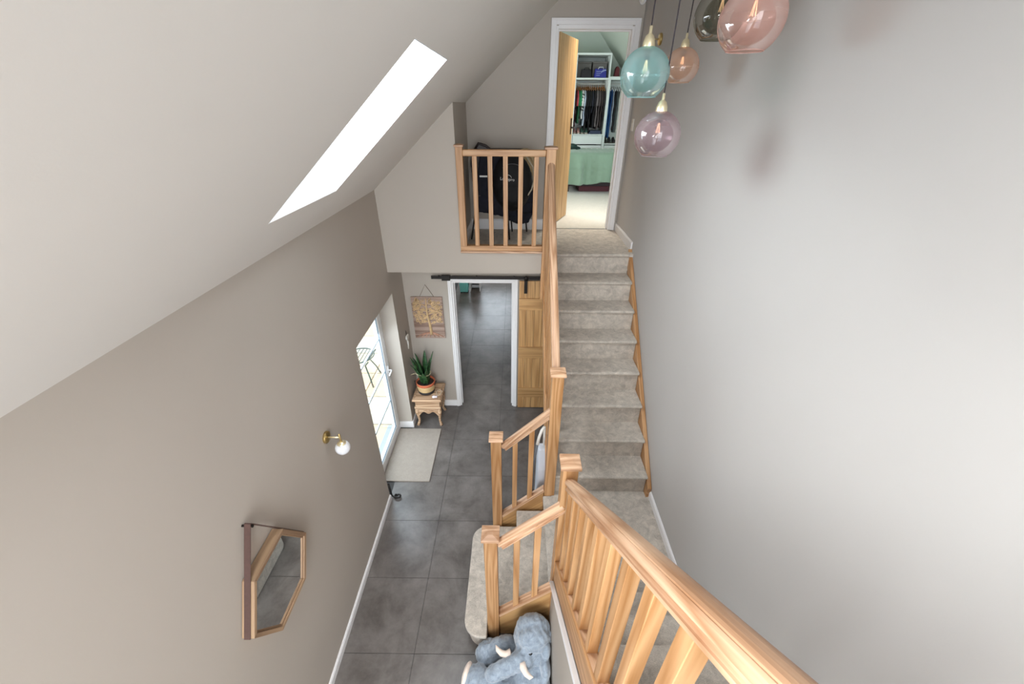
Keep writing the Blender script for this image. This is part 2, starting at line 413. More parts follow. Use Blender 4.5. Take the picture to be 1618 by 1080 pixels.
# wall above the lower hall on the left of the balcony, edge of the upper floor, niche
def zc(x): return slope_z(x) + 0.03
w = MB()
w.prism([(XL - 0.02, 2.211), (-0.545, 2.211), (-0.545, zc(-0.545)), (XL - 0.02, zc(XL))], 'y', YB, YB + 0.12)
w.box((-0.545, YB, 2.211), (0.30, YB + 0.12, 2.44))
struct('wall_balcony', w, WALL)
w = MB(); w.prism([(YB + 0.12, 2.3), (YD, 2.3), (YD, slope_z(-0.545) + .05), (YB + 0.12, slope_z(-0.545) + 0.05)], 'x', -0.665, -0.545)
struct('wall_niche', w, WALL)
# upper floor slab
w = MB().box((XL, YB + 0.12, 2.211), (0.30, YD, ZT - 0.02)).box((0.30, 4.13, 2.20), (XR, YD, ZT - 0.02))
struct('floor_upper', w, CEIL)
struct('floor_upper_carpet', MB().box((-0.545, YB + 0.1, ZT - 0.02), (0.36, YD + 0.03, ZT)).box((0.36, 4.125, ZT - 0.02), (XR, YD + 0.03, ZT)), CARPET)
# wall with the bedroom door: opening between casings
CX0, CX1 = 0.412, 1.180
w = MB()
w.prism([(-0.7, ZT - 0.15), (CX0, ZT - 0.15), (CX0, slope_z(CX0) + 0.05), (-0.7, slope_z(-0.7) + 0.05)], 'y', YD, YD + 0.11)
w.prism([(CX0, 4.425), (CX1, 4.425), (CX1, slope_z(CX1) + 0.05), (CX0, slope_z(CX0) + 0.05)], 'y', YD, YD + 0.11)
w.prism([(CX1, ZT - 0.15), (XR + 0.02, ZT - 0.15), (XR + 0.02, slope_z(XR) + 0.05), (CX1, slope_z(CX1) + 0.05)], 'y', YD, YD + 0.11)
struct('wall_back', w, WALL)
# lower wall with kitchen doorway
KX0, KX1, KZ = -0.752, -0.004, 1.92
w = MB().box((XL, YK, -0.05), (KX0, YK + 0.11, 2.215)).box((KX1, YK, -0.05), (XR, YK + 0.11, 2.215)).box((KX0, YK, KZ), (KX1, YK + 0.11, 2.215))
struct('wall_lower', w, WALL)
# spandrel wall under the near flight
def near_z(y): return 1.10 + 0.934 * (1.507 - y)          # top edge of its outer string
w = MB(); w.prism([(1.575, -0.02), (1.575, near_z(1.575) - 0.24), (YE, near_z(YE) - 0.24), (YE, -0.02)], 'x', 0.295, 0.33)
struct('wall_spandrel', w, WALL)

# ------------------------------------------------------------------ skirting
struct('baseboard_left', MB().prism([(XL, 0), (XL + .016, 0), (XL + .016, .058), (XL + .008, .07), (XL, .07)], 'y', YE, DY0), WHITE)
struct('baseboard_left_stub', MB().box((XL, DY1 + .0, 0), (XL + 0.014, YK, .10)), WHITE, bevel=.003)
struct('baseboard_reveal', MB().box((XL - 0.17, DY1 - 0.014, 0), (XL + 0.014, DY1, .10)), WHITE, bevel=.003)
struct('baseboard_lower', MB().box((XL, YK - .014, 0), (-0.80, YK, .10)), WHITE, bevel=.003)
struct('baseboard_landing', MB().prism([(XR, ZLN), (XR - .016, ZLN), (XR - .016, ZLN + .06), (XR - .008, ZLN + .075), (XR, ZLN + .075)], 'y', 1.35, 2.45), WHITE)
struct('baseboard_upper_right', MB().prism([(XR, ZT), (XR - .016, ZT), (XR - .016, ZT + .08), (XR - .008, ZT + .095), (XR, ZT + .095)], 'y', 4.22, YD), WHITE)
struct('baseboard_upper_back', MB().prism([(YD, ZT), (YD - .016, ZT), (YD - .016, ZT + .11), (YD - .008, ZT + .125), (YD, ZT + .125)], 'x', -0.545, 0.35), WHITE)
struct('baseboard_niche', MB().box((-0.545, YB + .13, ZT), (-0.531, YD, ZT + .12)), WHITE, bevel=.003)

# ------------------------------------------------------------------ door frames (casings)
def casing(name, x0, x1, zb, zt, y, wd, jd):
    """white architrave round an opening x0..x1 up to zt; jamb lining jd deep"""
    m = MB(); pr = lambda xa, xb, za, zb_, ya, yb: m.box((xa, ya, za), (xb, yb, zb_))
    e = 0.012
    pr(x0 - wd, x0 - .008, zb, zt + wd, y - .018, y); pr(x1 + .008, x1 + wd, zb, zt + wd, y - .018, y); pr(x0 - .008, x1 + .008, zt + .008, zt + wd, y - .018, y)
    pr(x0 - wd, x0 - wd + .018, zb, zt + wd, y - .024, y - .018); pr(x1 + wd - .018, x1 + wd, zb, zt + wd, y - .024, y - .018); pr(x0 - wd + .018, x1 + wd - .018, zt + wd - .018, zt + wd, y - .024, y - .018)
    o = struct(name, m, WHITE, bevel=.003)
    j = MB(); j.box((x0 - .014, y - .002, zb), (x0 + .014, y + jd, zt)); j.box((x1 - .014, y - .002, zb), (x1 + .014, y + jd, zt)); j.box((x0 + .014, y - .002, zt - .024), (x1 - .014, y + jd, zt + .014))
    j.box((x0 + .014, y + .055, zb), (x0 + .026, y + .09, zt - .024)); j.box((x1 - .026, y + .055, zb), (x1 - .014, y + .09, zt - .024)); j.box((x0 + .026, y + .055, zt - .036), (x1 - .026, y + .09, zt - .024))
    part('door_lining', j, WHITE, o, bevel=.002)
    return o
casing('trim_bedroom_door', CX0, CX1, ZT, 4.425, YD, 0.062, 0.115)
casing('trim_kitchen_doorway', KX0, KX1, 0.0, KZ, YK, 0.050, 0.115)

# ------------------------------------------------------------------ staircase
def flight(name, label, n, ybase, sgn, zbase, x0, x1, last=True):
    t = thing(name, ((x0 + x1) / 2, ybase, zbase), label, 'staircase')
    for k in range(n):
        yr = ybase + sgn * k * GO; zt_ = zbase + (k + 1) * RISE; zb = zbase + k * RISE
        yn = yr - sgn * 0.026                                   # nosing
        yb = yr + sgn * (GO + 0.012)
        r = 0.017
        prof = [(yr, zb - 0.0), (yr + sgn * .004, zt_ - 2 * r - .008)]
        for a in range(0, 7):
            an = -pi / 2 + pi * a / 6
            prof.append((yn + sgn * r - sgn * r * cos(an), zt_ - r + r * sin(an)))
        prof += [(yb, zt_ + .0), (yb, zt_ - 0.06), (yr + sgn * .04, zb - .04), (yr, zb - .04)]
        if sgn < 0: prof = prof[::-1]
        mb = MB().prism(prof, 'x', x0, x1)
        part('step', mb, CARPET, t, smooth=False, bevel=0.004)
    return t
up = flight('staircase', 'grey-beige carpeted flight rising from the half landing to the bedroom door', 8, Y0, 1, ZLN, 0.385, 1.222)
# wall string of the upper flight
def up_z(y, off): return ZLN + 0.934 * (y - Y0) + off
m = MB().prism([(2.43, ZLN), (2.43, ZLN + .11), (2.47, up_z(2.47, .17)), (4.20, up_z(4.20, .17)), (4.20, ZT), (4.0, up_z(4.0, -.12)), (2.6, ZLN)], 'x', 1.224, 1.263)
def graintilt(o): return o
part('wall_string', m, OAK, up, bevel=.003, grain=(0, 1, .934), label='oak wall string')
m = MB().prism([(2.52, up_z(2.52, .20)), (3.965, up_z(3.965, .20)), (3.965, up_z(3.965, -.10)), (2.52, up_z(2.52, -.10))], 'x', 0.305, 0.338)
part('outer_string', m, OAK, up, bevel=.003, grain=(0, 1, .934), label='oak outer string')
m = MB().prism([(2.60, up_z(2.60, -.12)), (4.1, up_z(4.1, -.12)), (4.1, up_z(4.1, -.14)), (2.62, up_z(2.62, -.14))], 'x', 0.338, 1.262)
part('soffit', m, WHITE, up, label='white underside')
YN = 1.585
near = flight('staircase', 'grey-beige carpeted flight rising from the half landing towards the viewer', 9, YN, -1, ZLN, 0.33, 1.262)
m = MB().prism([(1.575, near_z(1.575) - .20), (1.575, near_z(1.575)), (-0.7, near_z(-0.7)), (-0.7, near_z(-.7) - .20)], 'x', 0.300, 0.330)
part('outer_string', m, OAK, near, bevel=.003, grain=(0, -1, .934), label='oak outer string')
m = MB().prism([(1.575, near_z(1.575) - .24), (1.575, near_z(1.575) - .205), (-0.7, near_z(-0.7) - .205), (-0.7, near_z(-.7) - .24)], 'x', 0.272, 0.300)
part('cover_moulding', m, WHITE, near, bevel=.004, label='white cover moulding under the string')
# landing and lower steps
low = thing('staircase', (0.1, 2.05, 0.0), 'short carpeted flight of low steps with a wide rounded bottom tread', 'staircase')
LR = ZLN / 3
def rounded(x0, x1, y0, y1, rx, n=8):
    pts = [(x1, y0)]
    for a in range(n + 1):
        an = -pi / 2 - (pi / 2) * a / n
        pts.append((x0 + rx + rx * cos(an), y0 + rx + rx * sin(an)))
    for a in range(n + 1):
        an = pi - (pi / 2) * a / n
        pts.append((x0 + rx + rx * cos(an), y1 - rx + rx * sin(an)))
    pts.append((x1, y1)); return pts
def notched(x0, y0, y1, rx):
    p = rounded(x0, 0.09, y0, y1, rx)
    return [(0.09, 1.63), (-0.19, 1.63), (-0.19, y0)] + p[1:]
m = MB().prism(notched(-0.372, 1.475, 2.42, 0.13), 'z', LR - 0.035, LR); m.prism(notched(-0.345, 1.50, 2.40, 0.12), 'z', 0.0, LR - 0.033)
part('bottom_step', m, CARPET, low, bevel=.010, seg=3)
m = MB().prism([(0.07, LR - .005), (.072, 2 * LR - .045), (0.045, 2 * LR - .034), (0.04, 2 * LR - .017), (.045, 2 * LR), (0.33, 2 * LR), (0.33, LR - .005)], 'y', 1.655, 2.435)
part('step', m, CARPET, low, bevel=.004)
m = MB().prism([(0.31, 2 * LR - .005), (.312, ZLN - .045), (0.285, ZLN - .034), (0.28, ZLN - .017), (.285, ZLN), (0.36, ZLN), (0.36, 2 * LR - .005)], 'y', 1.668, 2.432)
part('step', m, CARPET, low, bevel=.004)
m = MB().box((0.36, YN + .005, ZLN - 0.2), (1.264, Y0 + .02, ZLN)).box((0.33, YN - .04, ZLN - .2), (1.264, YN + .004, ZLN - .002))
part('half_landing', m, CARPET, low, label='carpeted half landing')
# infill under the landing (its front face, seen between the balusters)
m = MB().box((0.335, 2.437, 0), (0.36, 2.50, ZLN - .21)).box((0.362, 2.46, 0), (1.26, 2.49, ZLN - .21))
struct('wall_under_landing', m, WALL)

# ------------------------------------------------------------------ banisters
def newel(parent, x, y, z0, z1, s=0.09, cap=0.12, cx=None):
    o = board('newel_post', (x, y, z0), (x, y, z1 - .02), s, s, OAK, parent, bevel=.004)
    c = cap / 2; cxx = c if cx is None else cx
    m = MB(); zb, zm, zt_ = z1 - .026, z1 - .008, z1
    m.add([(x - cxx, y - c, zb), (x + cxx, y - c, zb), (x + cxx, y + c, zb), (x - cxx, y + c, zb), (x - cxx, y - c, zm), (x + cxx, y - c, zm), (x + cxx, y + c, zm), (x - cxx, y + c, zm),
           (x - cxx * .25, y - c * .25, zt_), (x + cxx * .25, y - c * .25, zt_), (x + cxx * .25, y + c * .25, zt_), (x - cxx * .25, y + c * .25, zt_)],
          [(0, 3, 2, 1), (0, 1, 5, 4), (1, 2, 6, 5), (2, 3, 7, 6), (3, 0, 4, 7), (4, 5, 9, 8), (5, 6, 10, 9), (6, 7, 11, 10), (7, 4, 8, 11), (8, 9, 10, 11)])
    # grain of the cap runs along x
    cp = part('newel_cap', m, OAKRAIL, parent, bevel=.003)
    return o
# handrail profile (y across, z up) with cove, bead and rounded crown; top at z=0
def rail_prof(w=0.064, h=0.064):
    pts = []
    hw = w / 2
    half = [(0.66, -1.0), (0.96, -1.0), (0.96, -0.84), (0.80, -0.82), (0.68, -0.76), (0.64, -0.68), (0.70, -0.60), (0.86, -0.56), (0.97, -0.50), (1.0, -0.40), (0.98, -0.30), (0.90, -0.20), (0.76, -0.13), (0.68, -0.13), (0.66, -0.07), (0.45, -0.02), (0.2, 0.0)]
    r = [(x * hw, z * h) for x, z in half]; l = [(-x, z) for x, z in r[::-1]]
    return r + l
RP = rail_prof()
def baluster(parent, x, y, z0, z1, s=0.043):
    return board('baluster', (x, y, z0), (x, y, z1), s, s, OAK, parent, bevel=.002)

def raked_baluster(parent, x, y, zb, zt_, k, s=0.043):
    # ends cut to the pitch k of the string and the handrail
    h = s / 2; e = h * k
    m = MB().prism([(y - h, zb(y - h) - .01), (y + h, zb(y + h) - .01), (y + h, zt_(y + h)), (y - h, zt_(y - h))], 'x', x - h, x + h)
    return part('baluster', m, OAK, parent, bevel=.002, origin=(x, y, zb(y)), grain=(0, 0, 1))

# near flight banister
b1 = thing('banister', (0.337, 1.63, 0.0), 'oak banister of the near flight with its square-capped post, handrail running to the bottom edge', 'banister')
newel(b1, 0.336, 1.632, 0.0, 1.985)
def nr(y): return 1.895 + 0.934 * (1.575 - y)
board('handrail', (0.338, 1.592, nr(1.592)), (0.338, -0.65, nr(-0.65)), 0, 0, OAKRAIL, b1, prof=RP, bevel=0, smooth=False)
board('base_rail', (0.328, 1.585, near_z(1.585) + .012), (0.328, -0.65, near_z(-.65) + .012), 0.062, 0.022, OAK, b1)
y = 1.470
ysb = []
while y > -0.6:
    ysb.append(y); y -= 0.141
for y in ysb:
    raked_baluster(b1, 0.329, y, lambda t: near_z(t) + .01, lambda t: nr(t) - .083, -.934)
for y in ysb:                                     # fillets between the balusters
    ya, yb = y - .0215, y - .141 + .0215
    board('fillet', (0.329, ya, near_z(ya) + .027), (0.329, yb, near_z(yb) + .027), 0.040, 0.008, OAKRAIL, b1, bevel=0)
# upper flight banister
b2 = thing('banister', (0.335, 2.48, ZLN), 'oak banister climbing beside the upper carpeted flight, with a capped post at its foot', 'banister')
newel(b2, 0.340, 2.482, 0.0, 2.022)
def ur(y): return 3.33 + 0.93 * (y - 4.0)
board('handrail', (0.336, 2.52, ur(2.52)), (0.330, 3.965, ur(3.965)), 0, 0, OAKRAIL, b2, prof=RP, bevel=0)
board('base_rail', (0.328, 2.52, up_z(2.52, .21)), (0.326, 3.965, up_z(3.965, .21)), 0.060, 0.022, OAK, b2)
y = 2.63
while y < 3.93:
    raked_baluster(b2, 0.330, y, lambda t: up_z(t, .21), lambda t: ur(t) - .083, .93); y += 0.137
# balcony banister
b3 = thing('banister', (-0.12, 4.0, 2.44), 'level oak balustrade of the upper landing in front of the dark coats', 'banister')
newel(b3, 0.325, 4.005, 1.93, 3.428)
newel(b3, -0.5125, 4.0, 2.44, 3.442, 0.065, 0.085)
board('handrail', (-0.48, 4.0, 3.368), (0.28, 4.0, 3.368), 0.060, 0.056, OAK, b3, bevel=.006)
board('base_rail', (-0.545, 4.0, 2.488), (0.28, 4.0, 2.488), 0.066, 0.050, OAK, b3, bevel=.004)
board('apron_board', (-0.548, 3.985, 2.452), (0.285, 3.985, 2.452), 0.06, 0.022, OAKRAIL, b3, bevel=.004)
for k in range(5): baluster(b3, -0.375 + 0.1425 * k, 4.0, 2.50, 3.35)
# low banisters either side of the bottom steps
def low_banister(label, y, zc_, xs, ytop, first):
    b = thing('banister', (-0.14, y, 0.0), label, 'banister')
    newel(b, -0.142, y, 0.0, zc_)
    top = lambda x: ytop + 1.0 * (x - 0.297)
    pr = rail_prof(0.062, 0.066)
    board('handrail', (-0.105, y, top(-0.105)), (0.300, y, top(0.300)), 0, 0, OAKRAIL, b, prof=pr, bevel=0)
    bt = lambda x: 0.705 + 0.975 * (x - 0.29)
    board('base_rail', (-0.10, y, bt(-.10) - .014), (0.295, y, bt(.295) - .014), 0.062, 0.028, OAKRAIL, b)
    m = MB().prism([(-0.10, 0.0), (0.292, 0.0), (0.292, bt(.292) - .035), (-0.10, bt(-.10) - .035)], 'y', y - .015, y + .015)
    part('spandrel_panel', m, OAKDOOR, b, bevel=.002, grain=(1, 0, .9))
    for x in xs: baluster(b, x, y, bt(x) - .02, top(x) - .07)
    # cover strip on the panel
    return b
low_banister('short oak banister beside the bottom steps, in front of the blue plush elephant', 1.610, 1.33, (0.033, 0.170), 1.640, True)
low_banister('short oak banister beside the bottom steps, at the doorway side of the flight', 2.485, 1.350, (0.020, 0.160), 1.650, False)

# ------------------------------------------------------------------ garden door in the left reveal
FX = -1.52
d = struct('door_1', MB().box((FX - .06, DY0 - .03, 0), (FX, DY0 + .03, DZ)).box((FX - .06, DY1 - .055, 0), (FX, DY1, DZ)).box((FX - .06, DY0, DZ - .055), (FX, DY1, DZ)).box((FX - .06, DY0, 0), (FX + .01, DY1, .04)), UPVC, bevel=.004)
m = MB(); a0, a1 = DY0 + .03, DY1 - .058
m.box((FX - .05, a0, .045), (FX + .012, a0 + .085, DZ - .06)).box((FX - .05, a1 - .085, .045), (FX + .012, a1, DZ - .06)).box((FX - .05, a0 + .085, .045), (FX + .012, a1 - .085, .14)).box((FX - .05, a0 + .085, DZ - .15), (FX + .012, a1 - .085, DZ - .06))
part('door_leaf', m, UPVC, d, bevel=.005)
GL = thin_glass('door_glass', (0.97, 0.985, 0.98, 1), -0.02)
part('pane', MB().box((FX - .022, a0 + .085, .14), (FX - .018, a1 - .085, DZ - .15)), GL, d)
gm = plain('grey_glazing_seal', srgb(120, 130, 140), .5)
m = MB(); e = .008
for (ya, yb, za, zb) in ((a0 + .085, a0 + .085 + e, .14, DZ - .15), (a1 - .085 - e, a1 - .085, .14, DZ - .15), (a0 + .085, a1 - .085, .14, .14 + e), (a0 + .085, a1 - .085, DZ - .15 - e, DZ - .15)):
    m.box((FX - .01, ya, za), (FX + .004, yb, zb))
part('glazing_seal', m, gm, d)
for z in (0.565, 1.0, 1.445):
    part('glazing_bar', MB().box((FX - .026, a0 + .085, z - .009), (FX - .012, a1 - .085, z + .009)), plain('pale_glazing_bar', srgb(196, 212, 222), .4), d)
hm = MB().box((FX + .012, a1 - .055, .86), (FX + .022, a1 - .03, 1.06)); hm.tube([(FX + .02, a1 - .043, 1.0), (FX + .055, a1 - .043, 1.0), (FX + .06, a1 - .06, 1.0), (FX + .06, a1 - .15, .995)], .009, 8)
part('door_handle', hm, WHITE, d, smooth=True)
part('threshold', MB().box((FX - .16, DY0, -.01), (FX - .06, DY1, .03)), plain('grey_sill', srgb(150, 155, 160), .4), d, bevel=.003)

# outdoors: paving, garden wall, table
pv = struct('patio', MB().box((-9, -1, -.12), (XL - .29, 12.0, -.055)), plain('pale_mortar', srgb(190, 180, 165), .9), origin=(-5, 4, -.12))
pm = [plain('sandstone_paver', srgb(216, 196, 170), .85, noise=.1, nscale=5), plain('sandstone_paver_buff', srgb(206, 182, 154), .85, noise=.1, nscale=5), plain('sandstone_paver_grey', srgb(200, 190, 176), .85, noise=.1, nscale=5)]
meshes = []
for q in range(3):
    o = part('paver', MB().box((-.292, -.292, 0), (.292, .292, .03)), pm[q], pv, bevel=.006, origin=(0, 0, 0)); meshes.append(o.data); o.location = Vector((-1.95, 2.0 + q * .6, -.055)) - WL[pv]
for ix in range(7):
    for iy in range(14):
        if ix == 0 and iy < 1: continue
        o = bpy.data.objects.new('paver', meshes[rnd.randrange(3)]); COL.objects.link(o); o.parent = pv
        o.location = Vector((-1.95 - ix * .6, 2.0 + iy * .6, -.055)) - WL[pv]
gt = thing('garden_chair', (-2.6, 4.1, -.025), 'green wrought iron garden chair with looping legs outside the glazed door', 'chair')
GI = plain('green_painted_iron', srgb(84, 100, 98), .5, .3)
m = MB()
for sx in (-.2, .2):
    for sy in (-.2, .2):
        pts = [(-2.6 + sx, 4.1 + sy, -.02), (-2.6 + sx * .8, 4.1 + sy * .8, .15), (-2.6 + sx * .5, 4.1 + sy * .5, .33), (-2.6 + sx * .95, 4.1 + sy * .95, .45)]
        part('leg', MB().tube(pts, .011, 8), GI, gt, smooth=True)
sm_ = MB().tube([(-2.6 + .215 * cos(2 * pi * k / 28), 4.1 + .215 * sin(2 * pi * k / 28), .45) for k in range(28)], .010, 8, closed=True)
for k in range(-3, 4):
    q_ = .055 * k; hw_ = math.sqrt(.215 ** 2 - q_ ** 2); sm_.tube([(-2.6 + q_, 4.1 - hw_, .45), (-2.6 + q_, 4.1 + hw_, .45)], .006, 6)
part('seat', sm_, GI, gt, smooth=True)
bk = MB()
for k in range(9):
    pass
bk.tube([(-2.8, 3.9 + .4 * 0, .46), (-2.82, 3.92, .75), (-2.82, 4.0, .88), (-2.82, 4.1, .92), (-2.82, 4.2, .88), (-2.82, 4.28, .75), (-2.8, 4.3, .46)], .011, 8)
bk.tube([(-2.8, 4.02, .46), (-2.82, 4.05, .7), (-2.82, 4.0, .86)], .009, 8); bk.tube([(-2.8, 4.18, .46), (-2.82, 4.15, .7), (-2.82, 4.2, .86)], .009, 8)
part('backrest', bk, GI, gt, smooth=True)
gt.location = Vector((-2.36, 5.12, -.045))
gw = struct('wall_garden', MB().box((-7.2, -1, -.1), (-7.0, 12, 1.5)).box((-7.0, 12.0, -.1), (-1.75, 12.2, 1.5)), plain('white_render_outdoors', srgb(232, 232, 228), .8))

# doormat
dm = part('doormat', MB().box((FX + .012, 3.118, 0.0), (-0.957, 3.985, .014)), MATC, bevel=.004)
tag(dm, 'pale grey-beige pile doormat on the tiles inside the glazed garden door', 'doormat')
# iron scroll by the opening
m = MB(); pts = []
for k in range(20):
    a = k / 19 * 2.0 * pi * 1.1; r = .012 + .030 * (1 - k / 19)
    pts.append((-1.262 + r * cos(a + 2.2), 2.905 + r * sin(a + 2.2) * .8, .02 + .012 * (k / 19)))
m.tube([(-1.352, 2.925, .20), (-1.345, 2.92, .12), (-1.335, 2.91, .03), (-1.31, 2.90, .014)] + pts, .011, 8)
ds = part('door_stop', m, IRON, smooth=True)
tag(ds, 'small black iron scroll door stop at the end of the left skirting', 'door stop')

# ------------------------------------------------------------------ sliding oak door and rail
bd = thing('sliding_door', (0.49, YK - .04, 0.01), 'oak ledged sliding door hanging from a dark rail beside the kitchen doorway', 'door')
DYF = YK - .055
xs = [0.062, 0.152, 0.252, 0.352, 0.452, 0.552, 0.652, 0.752, 0.90]
for a, b_ in zip(xs[:-1], xs[1:]):
    board('plank', ((a + b_) / 2, DYF + .012, 0.015), ((a + b_) / 2, DYF + .012, 1.945), b_ - a - .003, .02, OAKDOOR, bd, bevel=.003)
for z0, z1 in ((.215, .37), (.866, 1.034), (1.569, 1.724)):
    board('ledge', (0.062, DYF - .008, (z0 + z1) / 2), (0.90, DYF - .008, (z0 + z1) / 2), .02, z1 - z0, OAKDOOR, bd, bevel=.003)
for x in (0.14, 0.80):
    h = part('hanger_strap', MB().box((x - .02, DYF - .012, 1.79), (x + .02, DYF - .002, 1.985)), IRON, bd, bevel=.002)
    part('roller', MB().lathe([(0, -.01), (.028, -.01), (.03, 0), (.028, .01), (0, .01)], (x, DYF - .012, 1.985), 16, 'y'), IRON, h, smooth=True)
rl = thing('door_rail', (-0.04, YK - .045, 1.965), 'dark iron sliding door rail fixed above the kitchen doorway', 'rail')
part('track', MB().box((-0.985, YK - .052, 1.962), (0.95, YK - .044, 2.002)), IRON, rl, bevel=.002)
for x in (-0.90, -0.45, 0.0, 0.45): part('spacer_bolt', MB().lathe([(.011, YK - .058), (.011, YK - .001)], (x, 0, 1.982), 10, 'y'), IRON, rl)
part('end_stop', MB().box((-0.86, YK - .066, 1.945), (-0.76, YK - .038, 2.012)), IRON, rl, bevel=.004)

# ------------------------------------------------------------------ kitchen beyond
struct('wall_kitchen_left', MB().box((-1.75, YK + .11, -.05), (-1.62, 9.85, 2.3)), WALL)
struct('wall_kitchen_right', MB().box((1.3, YK + .11, -.05), (1.45, 9.8, 2.3)), WALL)
struct('wall_kitchen_end', MB().box((-1.75, 9.7, -.05), (-1.4, 9.85, 2.3)).box((0.0, 9.7, -.05), (1.45, 9.85, 2.3)).box((-1.4, 9.7, -.05), (0.0, 9.85, .6)).box((-1.4, 9.7, 1.9), (0.0, 9.85, 2.3)), WALL)
struct('ceiling_kitchen', MB().box((-1.75, YK + .11, 2.22), (1.45, 9.85, 2.34)), CEIL)
DW = wood('dark_wood', srgb(46, 30, 22), srgb(74, 50, 38), .4, 14)
tl = thing('cabinet', (-1.14, 5.6, 0), 'tall dark wood cabinet just inside the doorway, seen edge-on past its left jamb', 'cabinet')
part('body', MB().box((-1.40, 5.05, .06), (-0.90, 5.5, 1.75)), DW, tl, bevel=.005)
part('plinth', MB().box((-1.38, 5.07, 0), (-0.93, 5.48, .06)), DW, tl)
part('cornice', MB().box((-1.42, 5.03, 1.75), (-0.88, 5.52, 1.79)), DW, tl, bevel=.006)
part('door', MB().box((-0.905, 5.10, .12), (-0.893, 5.45, 1.68)), DW, tl, bevel=.004)
TEAL = plain('teal_paint', srgb(128, 214, 210), .5)
tb = thing('storage_tub', (-1.15, 8.55, 0), 'turquoise storage tub on the kitchen floor, beside a white shelf unit', 'tub')
part('tub', MB().add([(-1.24, 8.46, .02), (-1.06, 8.46, .02), (-1.06, 8.68, .02), (-1.24, 8.68, .02), (-1.26, 8.44, .44), (-1.04, 8.44, .44), (-1.04, 8.70, .44), (-1.26, 8.70, .44)], [(0, 3, 2, 1), (0, 1, 5, 4), (1, 2, 6, 5), (2, 3, 7, 6), (3, 0, 4, 7), (4, 5, 6, 7)]), TEAL, tb, bevel=.012)
part('rim', MB().box((-1.27, 8.43, .42), (-1.03, 8.71, .45)), TEAL, tb, bevel=.006)
for x in (-1.22, -1.08):
    for y in (8.48, 8.66): part('foot', MB().lathe([(.012, 0), (.014, .025)], (x, y, 0), 10), IRON, tb)
su = thing('shelf_unit', (-.94, 8.8, 0), 'low white open shelf unit standing past the turquoise tub', 'shelf unit')
for x in (-1.02, -.80): part('side_panel', MB().box((x, 8.55, 0), (x + .02, 8.85, .8)), WHITE, su, bevel=.002)
for z in (.20, .5, .78): part('shelf', MB().box((-1.0, 8.55, z), (-.80, 8.85, z + .02)), WHITE, su, bevel=.002)
part('back_panel', MB().box((-1.0, 8.84, .05), (-.80, 8.85, .8)), plain('dark_shelf_back', srgb(60, 58, 56), .6), su)

# ------------------------------------------------------------------ wall sconces
GLOBE = plain('speckled_white_glass', srgb(222, 222, 226), .25, noise=.10, nscale=90)
def sconce(x, y, z, s, label, tilt=0):
    t = thing('wall_light', (x, y, z), label, 'wall light')
    part('wall_plate', MB().lathe([(0.043, 0), (.045, s * .004), (.045, s * .014), (.040, s * .020), (.012, s * .022), (0, s * .022)], (x, y, z), 28, 'x'), BRASS, t, smooth=True, bevel=.001)
    part('arm', MB().tube([(x + s * .02, y, z), (x + s * .11, y, z)], .0055, 12), BRASSL, t, smooth=True)
    xs_ = x + s * .104
    part('stem', MB().lathe([(.006, -.045), (.007, -.042), (.007, .028), (.004, .032)], (xs_, y, z), 12), BRASS, t, smooth=True)
    part('gallery', MB().lathe([(.006, -.040), (.022, -.046), (.032, -.056), (.034, -.064), (.030, -.064)], (xs_, y, z), 24), BRASSL, t, smooth=True)
    part('globe', MB().lathe([(.029, -.060)] + [(.053 * sin(a), -.100 + .053 * cos(a)) for a in [0.62 + k * (pi - .62) / 16 for k in range(17)]], (xs_, y, z), 32, cap=False), GLOBE, t, smooth=True)
    return t
sconce(XL, 2.095, 1.694, 1, 'brass wall light with a speckled white globe on the left wall, above the mirror')
sconce(XR, 4.36, 4.243, -1, 'brass wall light high on the right wall, behind the turquoise glass pendant')

# ------------------------------------------------------------------ hexagonal mirror
mw = wood('mirror_frame_wood', srgb(128, 100, 76), srgb(168, 138, 108), .5, 10)
mr_ = thing('mirror', (XL, 1.225, 1.18), 'hexagonal mirror in a deep wooden frame hung by a brown strap on the left wall', 'mirror')
cy_, cz_ = 1.225, 1.46
def hexp(r): return [(cy_ + r * cos(pi / 3 * k), cz_ + r * sin(pi / 3 * k)) for k in range(6)]
Ro, Ri = 0.287, 0.262
for k in range(6):
    a, b_ = hexp(Ro)[k], hexp(Ro)[(k + 1) % 6]; a2, b2 = hexp(Ri)[k], hexp(Ri)[(k + 1) % 6]; a3, b3_ = hexp(Ri - .012)[k], hexp(Ri - .012)[(k + 1) % 6]
    m = MB().prism([a, b_, b2, a2], 'x', XL + .003, XL + .066); m.prism([a2, b2, b3_, a3], 'x', XL + .003, XL + .058)
    part('frame_side', m, mw, mr_, bevel=.002, origin=((XL), (a[0] + b_[0]) / 2, (a[1] + b_[1]) / 2), grain=(0, b_[0] - a[0], b_[1] - a[1]))
part('mirror_glass', MB().prism(hexp(Ri - .004), 'x', XL + .050, XL + .053), plain('silvered_glass', (.92, .94, .93, 1), .015, 1.0), mr_)
part('back_board', MB().prism(hexp(Ri - .013), 'x', XL + .004, XL + .048), mw, mr_)
strap = plain('brown_leather_strap', srgb(78, 54, 47), .6, noise=.1)
A, B, T, C_, D_ = (cy_ - Ro - .002, cz_ - .0), None, (cy_, cz_ + Ro * 2 * .866 + .003), None, (cy_ + Ro + .002, cz_)
nn = .0035
